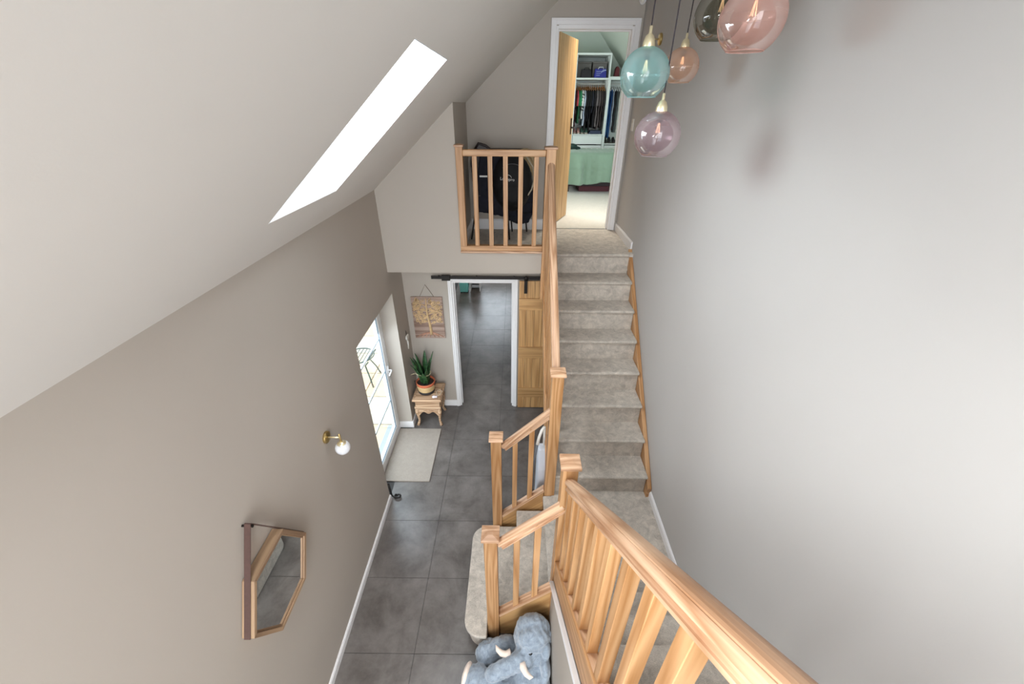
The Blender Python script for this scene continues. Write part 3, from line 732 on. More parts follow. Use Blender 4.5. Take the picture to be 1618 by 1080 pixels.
for (p, q, s) in (((cy_ - Ro - .003, cz_), T, -1), ((cy_ + Ro + .003, cz_), T, 1)):
    dx, dz = q[0] - p[0], q[1] - p[1]; L_ = math.hypot(dx, dz); nx, nz = (dz / L_ * nn * s, -dx / L_ * nn * s) if s > 0 else (-dz / L_ * nn, dx / L_ * nn)
    part('strap', MB().prism([p, q, (q[0] + nx, q[1] + nz), (p[0] + nx, p[1] + nz)], 'x', XL + .018, XL + .050), strap, mr_, label='brown strap over the frame')
part('hook', MB().lathe([(.006, XL), (.006, XL + .050), (.008, XL + .051), (.008, XL + .055)], (0, cy_, cz_ + Ro * 1.732 - .014), 14, 'x'), IRON, mr_)

# ------------------------------------------------------------------ carved tree plaque
pq = thing('wall_plaque', (-1.078, YK - .02, 1.13), 'carved wooden tree plaque hung by a cord on the wall above the potted plant', 'wall plaque')
pw = wood('weathered_carved_wood', srgb(126, 98, 84), srgb(176, 152, 138), .7, 14)
PX0, PX1, PZ0, PZ1 = -1.272, -0.884, 1.133, 1.715
part('panel', MB().box((PX0, YK - .022, PZ0), (PX1, YK - .004, PZ1)), pw, pq, bevel=.003)
gold = plain('carved_gold_wood', srgb(210, 178, 134), .6, noise=.18, nscale=25)
yy = YK - .026; cxp = (PX0 + PX1) / 2
tr = MB()
tr.tube([(cxp + .02, yy, PZ0 + .06), (cxp + .012, yy, PZ0 + .2), (cxp - .008, yy, PZ0 + .34), (cxp - .01, yy, PZ0 + .45), (cxp - .008, yy, PZ1 - .02)], .02, 8, r2=.007)
for k in range(8):
    s = -1 if k % 2 else 1; z0 = PZ0 + .20 + .036 * k
    tr.tube([(cxp, yy, z0), (cxp + s * .06, yy, z0 + .03), (cxp + s * .12, yy, z0 + .045), (cxp + s * .155, yy, z0 + .03)], .006, 6, r2=.004)
part('trunk', tr, gold, pq, smooth=True)
cu = MB()
for k in range(100):
    s = -1 if k % 2 else 1
    for _ in range(20):
        x = cxp + s * rnd.uniform(.03, .165); z = rnd.uniform(PZ0 + .23, PZ1 - .03)
        if abs(x - cxp) > .165 - max(0, (z - PZ0 - .45)) * .25: continue
        break
    pts = []; r0 = rnd.uniform(.016, .027); ph = rnd.uniform(0, 6.28); dr = rnd.choice((-1, 1))
    for q in range(12):
        a = ph + dr * q / 11 * 2.7 * pi * .8; r = r0 * (1 - .75 * q / 11); pts.append((x + r * cos(a), yy + .001, z + r * sin(a)))
    cu.tube(pts, .0052, 5)
part('curled_branches', cu, gold, pq, smooth=True, kind='stuff')
rt = MB()
for k in range(7):
    s = (k - 3) / 3
    rt.tube([(cxp + .02, yy, PZ0 + .09), (cxp + s * .08, yy, PZ0 + .07), (cxp + s * .13, yy, PZ0 + .045 - abs(s) * .0), (cxp + s * .175, yy, PZ0 + .02)], .009, 6, r2=.004)
part('roots', rt, plain('carved_pink_wood', srgb(190, 142, 118), .6, noise=.1), pq, smooth=True)
part('hanging_cord', MB().tube([(-1.160, YK - .012, PZ1), (-1.078, YK - .012, 1.872), (-0.985, YK - .012, PZ1)], .0028, 6), plain('twine', srgb(120, 104, 86), .9), pq, smooth=True)

# small white figure on the stub wall
hh = thing('wall_ornament', (XL + .01, 4.30, 1.16), 'small white heart ornament on the short wall beside the door', 'ornament')
m = MB(); hp = []
for k in range(28):
    t = 2 * pi * k / 28; hp.append((4.30 + .0030 * 16 * sin(t) ** 3, 1.235 + .0032 * (13 * cos(t) - 5 * cos(2 * t) - 2 * cos(3 * t) - cos(4 * t))))
part('heart', MB().prism(hp, 'x', XL + .004, XL + .022), plain('white_ceramic', srgb(228, 226, 220), .35), hh, bevel=.005)
part('tassel', MB().tube([(XL + .012, 4.30, 1.19), (XL + .014, 4.298, 1.13), (XL + .012, 4.29, 1.08)], .012, 8, r2=.007), plain('white_thread', srgb(216, 212, 204), .9), hh, smooth=True)
part('hanging_loop', MB().tube([(XL + .008, 4.285, 1.27), (XL + .006, 4.30, 1.34), (XL + .008, 4.315, 1.27)], .002, 6), IRON, hh, smooth=True)

# ------------------------------------------------------------------ little carved table with potted plant
cw = wood('limed_wood', srgb(150, 112, 82), srgb(206, 174, 142), .65, 18)
ct = thing('side_table', (-1.12, 4.22, 0), 'small carved side table of worn pale wood in the corner under the plant', 'side table')
TX0, TX1, TY0, TY1, TZ = -1.315, -0.935, 4.035, 4.42, .45
part('tabletop', MB().box((TX0, TY0, TZ - .03), (TX1, TY1, TZ)), cw, ct, bevel=.006)
for (x0, x1, y0, y1) in ((TX0 + .01, TX1 - .01, TY0 + .01, TY0 + .035), (TX0 + .01, TX1 - .01, TY1 - .035, TY1 - .01), (TX0 + .01, TX0 + .035, TY0 + .035, TY1 - .035), (TX1 - .035, TX1 - .01, TY0 + .035, TY1 - .035)):
    part('top_moulding', MB().box((x0, y0, TZ), (x1, y1, TZ + .006)), cw, ct, bevel=.002)
part('upper_box', MB().box((TX0 + .03, TY0 + .03, TZ - .13), (TX1 - .03, TY1 - .03, TZ - .03)), cw, ct, bevel=.004)
part('waist_moulding', MB().box((TX0 + .015, TY0 + .015, TZ - .16), (TX1 - .015, TY1 - .015, TZ - .13)), cw, ct, bevel=.008)
def apron(a, b_):
    pts = [(a, TZ - .16), (b_, TZ - .16), (b_, TZ - .30)]
    n = 18
    for k in range(n + 1):
        t = k / n; u = b_ - .035 - (b_ - a - .07) * t
        pts.append((u, TZ - .235 - .016 * cos(4 * pi * t) - .035 * abs(2 * t - 1) ** 6))
    pts.append((a, TZ - .30)); return pts
part('apron', MB().prism(apron(TX0 + .03, TX1 - .03), 'y', TY0 + .03, TY0 + .05), cw, ct, bevel=.002)
part('apron', MB().prism(apron(TX0 + .03, TX1 - .03), 'y', TY1 - .05, TY1 - .03), cw, ct, bevel=.002)
part('apron', MB().prism(apron(TY0 + .03, TY1 - .03), 'x', TX1 - .05, TX1 - .03), cw, ct, bevel=.002)
part('apron', MB().prism(apron(TY0 + .03, TY1 - .03), 'x', TX0 + .03, TX0 + .05), cw, ct, bevel=.002)
m = MB()
for k in range(5):
    m.tube([((TX0 + TX1) / 2 + s * .012 * k, TY0 + .029, TZ - .185 - .004 * (k % 2)) for s in (1, 1.6, 2.0)] if k else [((TX0 + TX1) / 2 - .06, TY0 + .029, TZ - .2), ((TX0 + TX1) / 2, TY0 + .027, TZ - .185), ((TX0 + TX1) / 2 + .06, TY0 + .029, TZ - .2)], .005, 6)
part('carving', m, cw, ct, smooth=True)
for sx, x in ((1, TX0 + .045), (-1, TX1 - .045)):
    for sy, y in ((1, TY0 + .045), (-1, TY1 - .045)):
        m = MB().tube([(x, y, TZ - .17), (x - sx * .006, y - sy * .006, .22), (x + sx * .004, y + sy * .004, .14), (x + sx * .008, y + sy * .008, .07), (x - sx * .004, y - sy * .004, .03), (x - sx * .012, y - sy * .012, 0.001)], lambda t: .030 - .030 * t + .022 * max(0, t - .55) * 2.2, 10)
        part('leg', m, cw, ct, smooth=True)
# pot
pt = thing('potted_plant', (-1.155, 4.235, TZ), 'snake plant tied with twine in a terracotta pot set inside a woven basket', 'potted plant')
px, py = -1.155, 4.235
BK = plain('woven_straw', srgb(206, 176, 128), .85, noise=.12, nscale=120, bump=.5)
bk = MB(); pr = [(.098, TZ + .006)]
for k in range(15):
    t = k / 14; pr.append((.100 + .022 * t + (.0022 if k % 2 else 0), TZ + .006 + .125 * t))
pr += [(.116, TZ + .131), (.112, TZ + .12)]
part('basket', bk.lathe(pr, (px, py, 0), 36), BK, pt, smooth=True)
part('basket_base_band', MB().lathe([(.100, TZ + .004), (.105, TZ + .006), (.112, TZ + .045), (.108, TZ + .047)], (px, py, 0), 36), plain('black_woven_band', srgb(48, 44, 42), .9, bump=.4, nscale=120), pt, smooth=True, label='black band round the basket base')
for s in (-1, 1):
    part('basket_handle', MB().tube([(px + s * .118, py - .03, TZ + .12), (px + s * .135, py - .02, TZ + .155), (px + s * .14, py, TZ + .168), (px + s * .135, py + .02, TZ + .155), (px + s * .118, py + .03, TZ + .12)], .006, 8), plain('dark_handle', srgb(52, 48, 46), .7), pt, smooth=True)
TC = plain('terracotta', srgb(196, 104, 70), .75, noise=.06)
part('inner_pot', MB().lathe([(.09, TZ + .02), (.104, TZ + .128), (.116, TZ + .130), (.122, TZ + .135), (.124, TZ + .170), (.120, TZ + .173), (.112, TZ + .170), (.108, TZ + .145)], (px, py, 0), 36, cap=False), TC, pt, smooth=True)
part('soil', MB().lathe([(0, TZ + .150), (.108, TZ + .148)], (px, py, 0), 24, cap=False), plain('soil', srgb(52, 40, 32), .95, bump=.6, nscale=90), pt)
def leaf_mat():
    m, nt, b = new_mat('snake_plant_leaf'); L = nt.links.new
    tc = N(nt, 'ShaderNodeTexCoord'); mp = N(nt, 'ShaderNodeMapping'); mp.inputs['Scale'].default_value = (6, 6, 55)
    n = N(nt, 'ShaderNodeTexNoise', Scale=1.0, Detail=3.0); L(tc.outputs['Object'], mp.inputs[0]); L(mp.outputs[0], n.inputs['Vector'])
    r = N(nt, 'ShaderNodeValToRGB'); r.color_ramp.elements[0].position = .35; r.color_ramp.elements[1].position = .7
    r.color_ramp.elements[0].color = srgb(24, 50, 32); r.color_ramp.elements[1].color = srgb(66, 108, 58)
    L(n.outputs['Fac'], r.inputs['Fac']); L(r.outputs['Color'], b.inputs['Base Color']); b.inputs['Roughness'].default_value = .4
    return m
LF = leaf_mat()
leaves = [(-.035, -.02, -.125, .01, .42, .056), (-.03, .02, -.115, .04, .37, .05), (0, -.03, -.06, -.05, .40, .056), (.0, .02, .02, .04, .46, .058), (.02, -.02, .085, -.03, .43, .052), (.03, .02, .10, .04, .47, .050), (-.02, -.035, -.10, -.05, .30, .05), (.015, -.04, .05, -.06, .28, .05), (.04, 0, .06, -.01, .36, .045), (-.01, 0, -.09, .03, .45, .052), (-.04, -.01, -.115, -.05, .33, .052), (-.03, .03, -.10, .05, .30, .05), (.01, -.045, .0, -.08, .22, .05), (-.02, -.04, -.05, -.05, .25, .05)]
for (bx, by, tx, ty, h, wd) in leaves:
    m = MB(); n = 12; d_ = Vector((tx, ty, 0)); d_ = d_.normalized() if d_.length > .02 else Vector((0, -1, 0))
    side = Vector((-d_.y, d_.x, 0)); rows = []
    for k in range(n + 1):
        t = k / n; ww = wd * .5 * (min(1, .62 + t * 1.1)) * (1 - t ** 3.2) + .0008
        c_ = Vector((px + bx + tx * t ** 1.7, py + by + ty * t ** 1.7, TZ + .15 + h * (t - .12 * abs(tx) * t * t * 5)))
        rows.append((c_ - side * ww * 1.6 + d_ * ww * .45, c_, c_ + side * ww * 1.6 + d_ * ww * .45))
    vs = [p for r_ in rows for p in r_]; th = Vector((0, 0, 0)) - d_ * -.0
    fs = []
    for k in range(n):
        for j in range(2):
            i0 = k * 3 + j; fs.append((i0, i0 + 1, i0 + 4, i0 + 3))
    m.add(vs, fs); o = part('leaf', m, LF, pt, smooth=True)
    sd = o.modifiers.new('thick', 'SOLIDIFY'); sd.thickness = .004
part('twine_tie', MB().tube([(px + .098 * cos(a) - .02, py + .075 * sin(a), TZ + .30 + .012 * sin(a * 2)) for a in [2 * pi * k / 20 for k in range(20)]], .0045, 8, closed=True), plain('jute', srgb(206, 196, 160), .9), pt, smooth=True)
part('twine_bow', MB().tube([(px - .11, py - .03, TZ + .305), (px - .15, py - .04, TZ + .30), (px - .17, py - .04, TZ + .29)], .004, 6), plain('jute_end', srgb(206, 196, 160), .9), pt, smooth=True)
m = MB(); pts = []
for k in range(26):
    a = 2 * pi * k / 26; pts.append((-.985 + .032 * cos(a) * (1 + .2 * sin(3 * a)), 4.19 + .06 * sin(a), TZ + .0085))
bs = part('bead_string', m.tube(pts, .0045, 6, closed=True), plain('pale_beads', srgb(206, 190, 166), .5), smooth=True)
tag(bs, 'loop of pale beads lying on the side table beside the basket', 'beads')
cc = part('cotton_flower', MB().ell((-1.03, 4.085, TZ + .022), (.028, .02, .016)).ell((-1.005, 4.09, TZ + .020), (.018, .018, .014)), plain('white_petals', srgb(236, 226, 228), .8), smooth=True)
tag(cc, 'small white flower ornament on the front edge of the side table', 'ornament')

# ------------------------------------------------------------------ white sheet and hose beside the far banister
wp = thing('vacuum_cleaner', (.25, 2.70, 0.0), 'grey and white upright cleaner with a curved hose, half hidden behind the doorway-side post', 'vacuum cleaner')
part('body', MB().prism([(2.60, .02), (2.82, .02), (2.80, .80), (2.74, 1.02), (2.66, 1.02), (2.60, .80)], 'x', .232, .32), plain('pale_grey_plastic', srgb(206, 212, 222), .35), wp, bevel=.02)
part('base', MB().box((.18, 2.54, 0.0), (.38, 2.86, .06)), plain('mid_grey_plastic', srgb(140, 144, 150), .4), wp, bevel=.015)
part('hose_sleeve', MB().tube([(.285, 2.70, 1.25), (.262, 2.68, 1.23), (.238, 2.655, 1.17), (.222, 2.62, 1.11)], .014, 10), CREAM, wp, smooth=True)
part('hose', MB().tube([(.222, 2.62, 1.11), (.205, 2.57, 1.03), (.190, 2.54, .93), (.19, 2.55, .70), (.20, 2.57, .4), (.215, 2.585, .06)], .010, 10), plain('grey_hose', srgb(110, 116, 124), .5), wp, smooth=True)
part('stick', MB().tube([(.285, 2.70, 1.25), (.290, 2.72, 1.18), (.292, 2.71, .98)], .012, 10), CREAM, wp, smooth=True)

# ------------------------------------------------------------------ pendant lights
def pend_glass(name, col, frost): return thin_glass(name, col, .16, frost=frost)
def pendant(x, y, z, r, col, label, name, frost=.25, squash=1.0):
    t = thing('pendant_light', (x, y, z), label, 'pendant light', 'glass globe pendants')
    # globe with flat open base; small waist where the holder grips
    prof = []
    th0, th1 = 0.22, pi - 0.62
    n = 26
    for k in range(n + 1):
        th = th0 + (th1 - th0) * k / n
        prof.append((r * sin(th), r * cos(th) * squash))
    m = MB().lathe([(p, h) for p, h in prof], (x, y, z), 48, cap=False)
    # slight ripple of hand-blown glass
    v2 = []
    for (vx, vy, vz) in m.v:
        a = math.atan2(vy - y, vx - x); k = 1 + .012 * sin(3 * a + vz * 20) + .008 * sin(5 * a - vz * 33)
        v2.append((x + (vx - x) * k, y + (vy - y) * k, vz))
    m.v = v2
    part('glass_globe', m, pend_glass(name + '_glass', col, frost), t, smooth=True, origin=(x, y, z))
    lip = MB().tube([(x + r * sin(th1) * cos(a), y + r * sin(th1) * sin(a), z + r * cos(th1) * squash) for a in [2 * pi * k / 40 for k in range(40)]], r * .018, 6, closed=True)
    part('glass_rim', lip, pend_glass(name + '_rim', tuple(c ** .7 for c in col[:3]) + (1,), .6), t, smooth=True)
    zt_ = z + r * cos(th0) * squash
    part('holder', MB().lathe([(.0, zt_ - .012), (r * .235, zt_ - .010), (r * .25, zt_), (r * .235, zt_ + r * .16), (r * .17, zt_ + r * .34), (r * .075, zt_ + r * .42), (r * .065, zt_ + r * .44), (r * .065, zt_ + r * .66), (r * .035, zt_ + r * .68)], (x, y, 0), 24), BRASSL, t, smooth=True)
    ztop = slope_z(x) if slope_z(x) < 4.95 else 4.95
    ztop = slope_z(x) - .004
    part('cord', MB().tube([(x, y, zt_ + r * .67), (x, y, ztop)], .0030, 8), CORD, t, smooth=True)
    part('lamp_holder', MB().lathe([(r * .12, zt_ - .01), (r * .13, zt_ - r * .1), (r * .13, zt_ - r * .42), (r * .10, zt_ - r * .44)], (x, y, 0), 18), plain('black_lamp_socket', srgb(50, 48, 50), .5), t, smooth=True)
    rb = r * .2; zb = zt_ - r * .44
    bl = part('bulb', MB().lathe([(r * .10, zb), (r * .13, zb - r * .08), (rb, zb - r * .3), (rb * 1.02, zb - r * .42), (rb * .85, zb - r * .55), (rb * .4, zb - r * .64), (0.0005, zb - r * .66)], (x, y, 0), 20), thin_glass('bulb_glass', (.98, .93, .85, 1), .2), t, smooth=True)
    fm = MB()
    for k in range(5):
        a = 2 * pi * k / 5; fm.tube([(x + r * .03 * cos(a), y + r * .03 * sin(a), zb - r * .02), (x + r * .09 * cos(a), y + r * .09 * sin(a), zb - r * .42)], r * .010, 5)
    part('filament', fm, plain('amber_filament', srgb(240, 190, 150), .4, emit=((1, .72, .5, 1), 1.6)), bl, smooth=True)
    part('ceiling_rose', MB().lathe([(.04, ztop - .02), (.045, ztop - .005), (.045, ztop + .03)], (x, y, 0), 20), BRASSL, t, smooth=True)
    return t
pendant(.600, 2.245, 3.872, .110, (.60, .84, .84, 1), 'turquoise glass globe pendant in front of the bedroom door frame', 'turquoise', .24)
pendant(.690, 2.190, 3.622, .107, (.74, .62, .66, 1), 'mauve glass globe pendant, the lowest of the cluster', 'mauve', .18)
pendant(.865, 1.872, 4.020, .113, (.93, .70, .64, 1), 'large pink glass globe pendant nearest the right wall', 'pink', .22)
pendant(.910, 2.670, 3.932, .090, (.90, .70, .58, 1), 'small peach glass globe pendant beside the turquoise one', 'peach', .24)
pendant(.950, 2.390, 4.112, .112, (.40, .39, .32, 1), 'smoky grey glass globe pendant half hidden behind the pink one', 'smoke', .10)
pendant(.835, 2.04, 4.262, .105, (.60, .56, .56, 1), 'grey glass globe pendant cut by the top edge, above the smoky one', 'grey', .12)

# switch, alarm sensor
sw = thing('light_switch', (XR, 4.905, 3.51), 'small pale light switch on the right wall beside the bedroom door frame', 'light switch')
part('switch_plate', MB().box((XR - .008, 4.87, 3.505), (XR, 4.945, 3.62)), CREAM, sw, bevel=.003)
part('rocker', MB().box((XR - .013, 4.895, 3.545), (XR - .008, 4.92, 3.58)), CREAM, sw, bevel=.002)
al = thing('alarm_sensor', (1.22, YD, 4.60), 'small white motion sensor at the top edge of the picture, above the bedroom door', 'sensor')
part('housing', MB().ell((1.224, YD - .03, 4.635), (.036, .03, .05), 18, 12), WHITE, al, smooth=True)
part('lens', MB().ell((1.218, YD - .052, 4.62), (.02, .012, .025), 14, 10), CREAM, al, smooth=True)
part('bracket', MB().box((1.205, YD - .02, 4.62), (1.243, YD, 4.66)), WHITE, al, bevel=.002)

# ------------------------------------------------------------------ plush elephant
FUR = None
def fur_mat():
    m, nt, b = new_mat('blue_plush_fur'); L = nt.links.new
    g_ = N(nt, 'ShaderNodeNewGeometry')
    n = N(nt, 'ShaderNodeTexNoise', Scale=28.0, Detail=6.0, Roughness=.7, Distortion=.8); L(g_.outputs['Position'], n.inputs['Vector'])
    r = N(nt, 'ShaderNodeValToRGB'); r.color_ramp.elements[0].position = .3; r.color_ramp.elements[1].position = .72
    r.color_ramp.elements[0].color = srgb(118, 129, 142); r.color_ramp.elements[1].color = srgb(166, 177, 189)
    L(n.outputs['Fac'], r.inputs['Fac']); L(r.outputs['Color'], b.inputs['Base Color'])
    b.inputs['Roughness'].default_value = .95; b.inputs['Specular IOR Level'].default_value = .1; b.inputs['Sheen Weight'].default_value = .5
    n2 = N(nt, 'ShaderNodeTexNoise', Scale=240.0, Detail=3.0); L(g_.outputs['Position'], n2.inputs['Vector'])
    bp = N(nt, 'ShaderNodeBump', Strength=.5, Distance=.006); L(n2.outputs['Fac'], bp.inputs['Height']); L(bp.outputs['Normal'], b.inputs['Normal'])
    return m
FUR = fur_mat(); CRM = plain('cream_plush', srgb(232, 214, 200), .95, noise=.05, nscale=40, sheen=.4)
el = thing('plush_elephant', (.05, 1.2, 0), 'blue plush elephant with cream tusks slumped on the tiles below the stairs', 'soft toy')
def Rz(a, b_=0, c_=0): return (Matrix.Rotation(a, 3, 'Z') @ Matrix.Rotation(b_, 3, 'Y') @ Matrix.Rotation(c_, 3, 'X'))
eb = MB()
eb.ell((.04, 1.10, .11), (.27, .21, .12)); eb.ell((.14, 1.24, .14), (.14, .16, .14))
eb.ell((.160, 1.43, .345), (.142, .112, .155)); eb.ell((.160, 1.40, .40), (.118, .10, .115)); eb.ell((.162, 1.465, .40), (.128, .085, .125)); eb.ell((.135, 1.350, .295), (.112, .085, .090)); eb.ell((.17, 1.33, .27), (.09, .07, .07))
eb.ell((.10, 1.30, .31), (.075, .07, .07))
for k in range(8):                                   # trunk, drooping to the left over the body
    t = k / 7; eb.ell((.065 - .190 * t, 1.285 - .050 * t, .325 - .075 * t), (.070 - .010 * t, .062 - .008 * t, .062 - .008 * t))
eb.ell((-.165, 1.425, .10), (.115, .085, .095), rot=Rz(.2)); eb.ell((-.06, 1.45, .13), (.13, .07, .10), rot=Rz(.25))      # far foreleg
for k in range(5):                                   # hind leg with the cream sole
    t = k / 4; eb.ell((-.05 - .20 * t, 1.14 + .105 * t, .11), (.10, .10, .10))
eb.ell((.225, 1.10, .13), (.06, .14, .12))
body = part('body', eb, FUR, el, smooth=True, origin=(0, 1.2, 0))
rm = body.modifiers.new('remesh', 'REMESH'); rm.mode = 'VOXEL'; rm.voxel_size = .010; rm.use_smooth_shade = True
sm = body.modifiers.new('smooth', 'SMOOTH'); sm.iterations = 5; sm.factor = .6
tx = bpy.data.textures.new('fur_lumps', 'CLOUDS'); tx.noise_scale = .030; tx.noise_depth = 4
dp = body.modifiers.new('lumps', 'DISPLACE'); dp.texture = tx; dp.strength = .026; dp.mid_level = .5
def soft(name, mb, mat, par, strength=.01, vox=.008, label=None):
    o = part(name, mb, mat, par, smooth=True, origin=(0, 1.2, 0), label=label)
    r_ = o.modifiers.new('remesh', 'REMESH'); r_.mode = 'VOXEL'; r_.voxel_size = vox; r_.use_smooth_shade = True
    s_ = o.modifiers.new('smooth', 'SMOOTH'); s_.iterations = 3
    d_ = o.modifiers.new('lumps', 'DISPLACE'); d_.texture = tx; d_.strength = strength
    return o
er = MB()
er.ell((.245, 1.36, .33), (.040, .07, .10), rot=Rz(.1, .1, .5)); er.ell((.247, 1.28, .26), (.040, .085, .10), rot=Rz(.05, -.1, .6)); er.ell((.240, 1.20, .19), (.042, .075, .09), rot=Rz(0, -.15, .6))
soft('ear', er, FUR, el, .012)
so = MB(); so.ell((-.325, 1.275, .112), (.030, .085, .092), rot=Rz(-.3))
soft('foot_pad', so, CRM, el, .006, label='cream foot pad')
def horn(pts, r0, r1):
    return MB().tube(pts, lambda t: r0 * (1 - t) ** .5 * (1) + r1 if t < 1 else r1 * .4, 14)
part('tusk', horn([(-.000, 1.335, .325), (-.035, 1.325, .315), (-.070, 1.335, .312), (-.098, 1.355, .320), (-.112, 1.378, .332)], .022, .005), CRM, el, smooth=True, label='cream felt tusk')
part('tusk', horn([(.078, 1.262, .355), (.090, 1.232, .348), (.110, 1.202, .345), (.135, 1.182, .350), (.155, 1.178, .362)], .022, .005), CRM, el, smooth=True, label='cream felt tusk')
part('eye', MB().ell((.139, 1.310, .388), (.017, .016, .014), rot=Rz(.3)), plain('black_eye', srgb(14, 14, 16), .1), el, smooth=True, label='small black eye')

# ------------------------------------------------------------------ chair with coats in the niche
ch = thing('chair', (-.13, 4.72, ZT), 'dark metal-legged chair in the landing niche, buried under coats and a rucksack', 'chair')
DM = plain('dark_metal', srgb(48, 44, 44), .4, .7)
for (xa, ya, xb, yb) in ((-.50, 4.60, -.42, 4.68), (-.06, 4.60, -.09, 4.68), (-.03, 4.94, -.07, 4.86), (.15, 4.94, .10, 4.86)):
    part('leg', MB().tube([(xa, ya, ZT), (xb, yb, ZT + .47)], .009, 8), DM, ch, smooth=True)
part('seat', MB().box((-.44, 4.66, ZT + .46), (.13, 4.95, ZT + .49)), plain('black_seat', srgb(40, 36, 36), .6), ch, bevel=.01)
part('backrest', MB().box((-.40, 4.93, ZT + .49), (.10, 4.955, ZT + .93)), plain('black_back', srgb(40, 36, 36), .6), ch, bevel=.01)
NAVY = plain('navy_nylon', srgb(16, 17, 30), .7, spec=.25, noise=.3, nscale=14, bump=.5)
BLK = plain('black_nylon', srgb(14, 14, 16), .65, spec=.3, noise=.3, nscale=20, bump=.4)
BRN = plain('brown_leather', srgb(46, 36, 36), .5, noise=.2, nscale=20, bump=.3)
def lump(mb, vox=.012, st=.02, **kw):
    pass
tx2 = bpy.data.textures.new('cloth_folds', 'CLOUDS'); tx2.noise_scale = .07; tx2.noise_depth = 2
def cloth(name, mb, mat, par, origin, st=.025, vox=.012):
    o = part(name, mb, mat, par, smooth=True, origin=origin)
    r_ = o.modifiers.new('remesh', 'REMESH'); r_.mode = 'VOXEL'; r_.voxel_size = vox; r_.use_smooth_shade = True
    s_ = o.modifiers.new('smooth', 'SMOOTH'); s_.iterations = 3
    d_ = o.modifiers.new('folds', 'DISPLACE'); d_.texture = tx2; d_.strength = st
    return o
jk = thing('jacket', (-.27, 4.70, ZT + .5), 'dark navy jacket with a pale reflective tab, left of the rucksack', 'jacket')
m = MB().prism([(-.42, ZT + .30), (-.17, ZT + .25), (.02, ZT + .24), (.03, ZT + .88), (-.17, ZT + .91), (-.38, ZT + .88), (-.43, ZT + .6)], 'y', 4.66, 4.80)
cloth('body', m, NAVY, jk, (-.27, 4.7, ZT))
part('reflective_tab', MB().box((-.385, 4.628, ZT + .672), (-.300, 4.634, ZT + .690)), plain('silver_tape', srgb(200, 200, 196), .3), jk, bevel=.002, label='pale reflective tab')
bj = thing('leather_jacket', (-.36, 4.80, ZT + .7), 'dark brown leather jacket peaking above the balcony handrail', 'jacket')
m = MB().prism([(-.48, ZT + .6), (-.15, ZT + .6), (-.17, ZT + .84), (-.33, ZT + .975), (-.40, ZT + .995), (-.47, ZT + .90), (-.50, ZT + .78)], 'y', 4.80, 4.90)
cloth('body', m, BRN, bj, (-.36, 4.8, ZT), .015)
part('collar', MB().tube([(-.44, 4.81, ZT + .93), (-.40, 4.79, ZT + .99), (-.32, 4.80, ZT + .965), (-.24, 4.82, ZT + .90)], .014, 8), BRN, bj, smooth=True)
j2 = thing('padded_coat', (.08, 4.72, ZT + .4), 'long dark navy padded coat hanging below the rucksack', 'coat')
m = MB().prism([(-.09, ZT + .20), (.02, ZT + .15), (.16, ZT + .16), (.22, ZT + .28), (.235, ZT + .40), (.18, ZT + .70), (-.05, ZT + .70)], 'y', 4.72, 4.84)
cloth('body', m, NAVY, j2, (.08, 4.72, ZT))
m = MB()
for z in (ZT + .28, ZT + .40, ZT + .52): m.tube([(-.07, 4.708, z), (.07, 4.700, z - .008), (.21, 4.712, z + .004)], .004, 6)
part('quilting_seam', m, BLK, j2, smooth=True)
rk = thing('rucksack', (-.02, 4.62, ZT + .3), 'black rucksack with a small white emblem behind the balcony balusters', 'rucksack')
m = MB().ell((-.03, 4.61, ZT + .62), (.215, .10, .30), 26, 18); m.ell((-.04, 4.59, ZT + .50), (.18, .10, .14), 24, 14)
cloth('body', m, BLK, rk, (0, 4.62, ZT), .012)
part('pocket', MB().ell((-.04, 4.535, ZT + .52), (.14, .035, .12), 24, 14), BLK, rk, smooth=True)
# arched zip and emblem
part('zip', MB().tube([(-.03 + .165 * cos(a), 4.525 + .035 * abs(cos(a)), ZT + .62 + .20 * sin(a)) for a in [pi * k / 20 for k in range(21)]], .004, 6), plain('grey_zip', srgb(70, 70, 74), .5), rk, smooth=True)
EMB = plain('white_print', srgb(205, 205, 202), .5)
em = MB().tube([(-.075 + .038 * cos(a), 4.505, ZT + .676 + .038 * sin(a)) for a in [.25 + 2.6 * k / 12 for k in range(13)]], .0028, 6)
part('emblem', em, EMB, rk, smooth=True, label='white arch emblem')
fc = bpy.data.curves.new('brand_lettering', 'FONT'); fc.body = 'Lowepro'; fc.size = .042; fc.extrude = .0015; fc.align_x = 'CENTER'; fc.align_y = 'CENTER'
fc.materials.append(EMB); f0 = bpy.data.objects.new('lettering_curve', fc); COL.objects.link(f0); bpy.context.view_layer.update()
fm_ = bpy.data.meshes.new_from_object(f0.evaluated_get(bpy.context.evaluated_depsgraph_get())); bpy.data.objects.remove(f0)
fo = bpy.data.objects.new('lettering', fm_); COL.objects.link(fo); fo.parent = rk; fo.location = Vector((-.082, 4.502, ZT + .672)) - WL[rk]; fo.rotation_euler = (pi / 2, .08, 0)
fo['label'] = 'small white lettering'
part('strap', MB().tube([(.12, 4.62, ZT + .88), (.19, 4.60, ZT + .78), (.205, 4.58, ZT + .66), (.18, 4.57, ZT + .56), (.14, 4.57, ZT + .50)], .008, 8), plain('pale_webbing', srgb(176, 166, 146), .8), rk, smooth=True, label='pale webbing strap')
part('grab_handle', MB().tube([(-.06, 4.62, ZT + .90), (-.04, 4.61, ZT + .935), (0, 4.61, ZT + .935), (.02, 4.62, ZT + .90)], .008, 8), BLK, rk, smooth=True)
ht = thing('straw_hat', (.17, 4.86, ZT + .55), 'pale straw hat hanging on the chair at the right of the rucksack', 'hat')
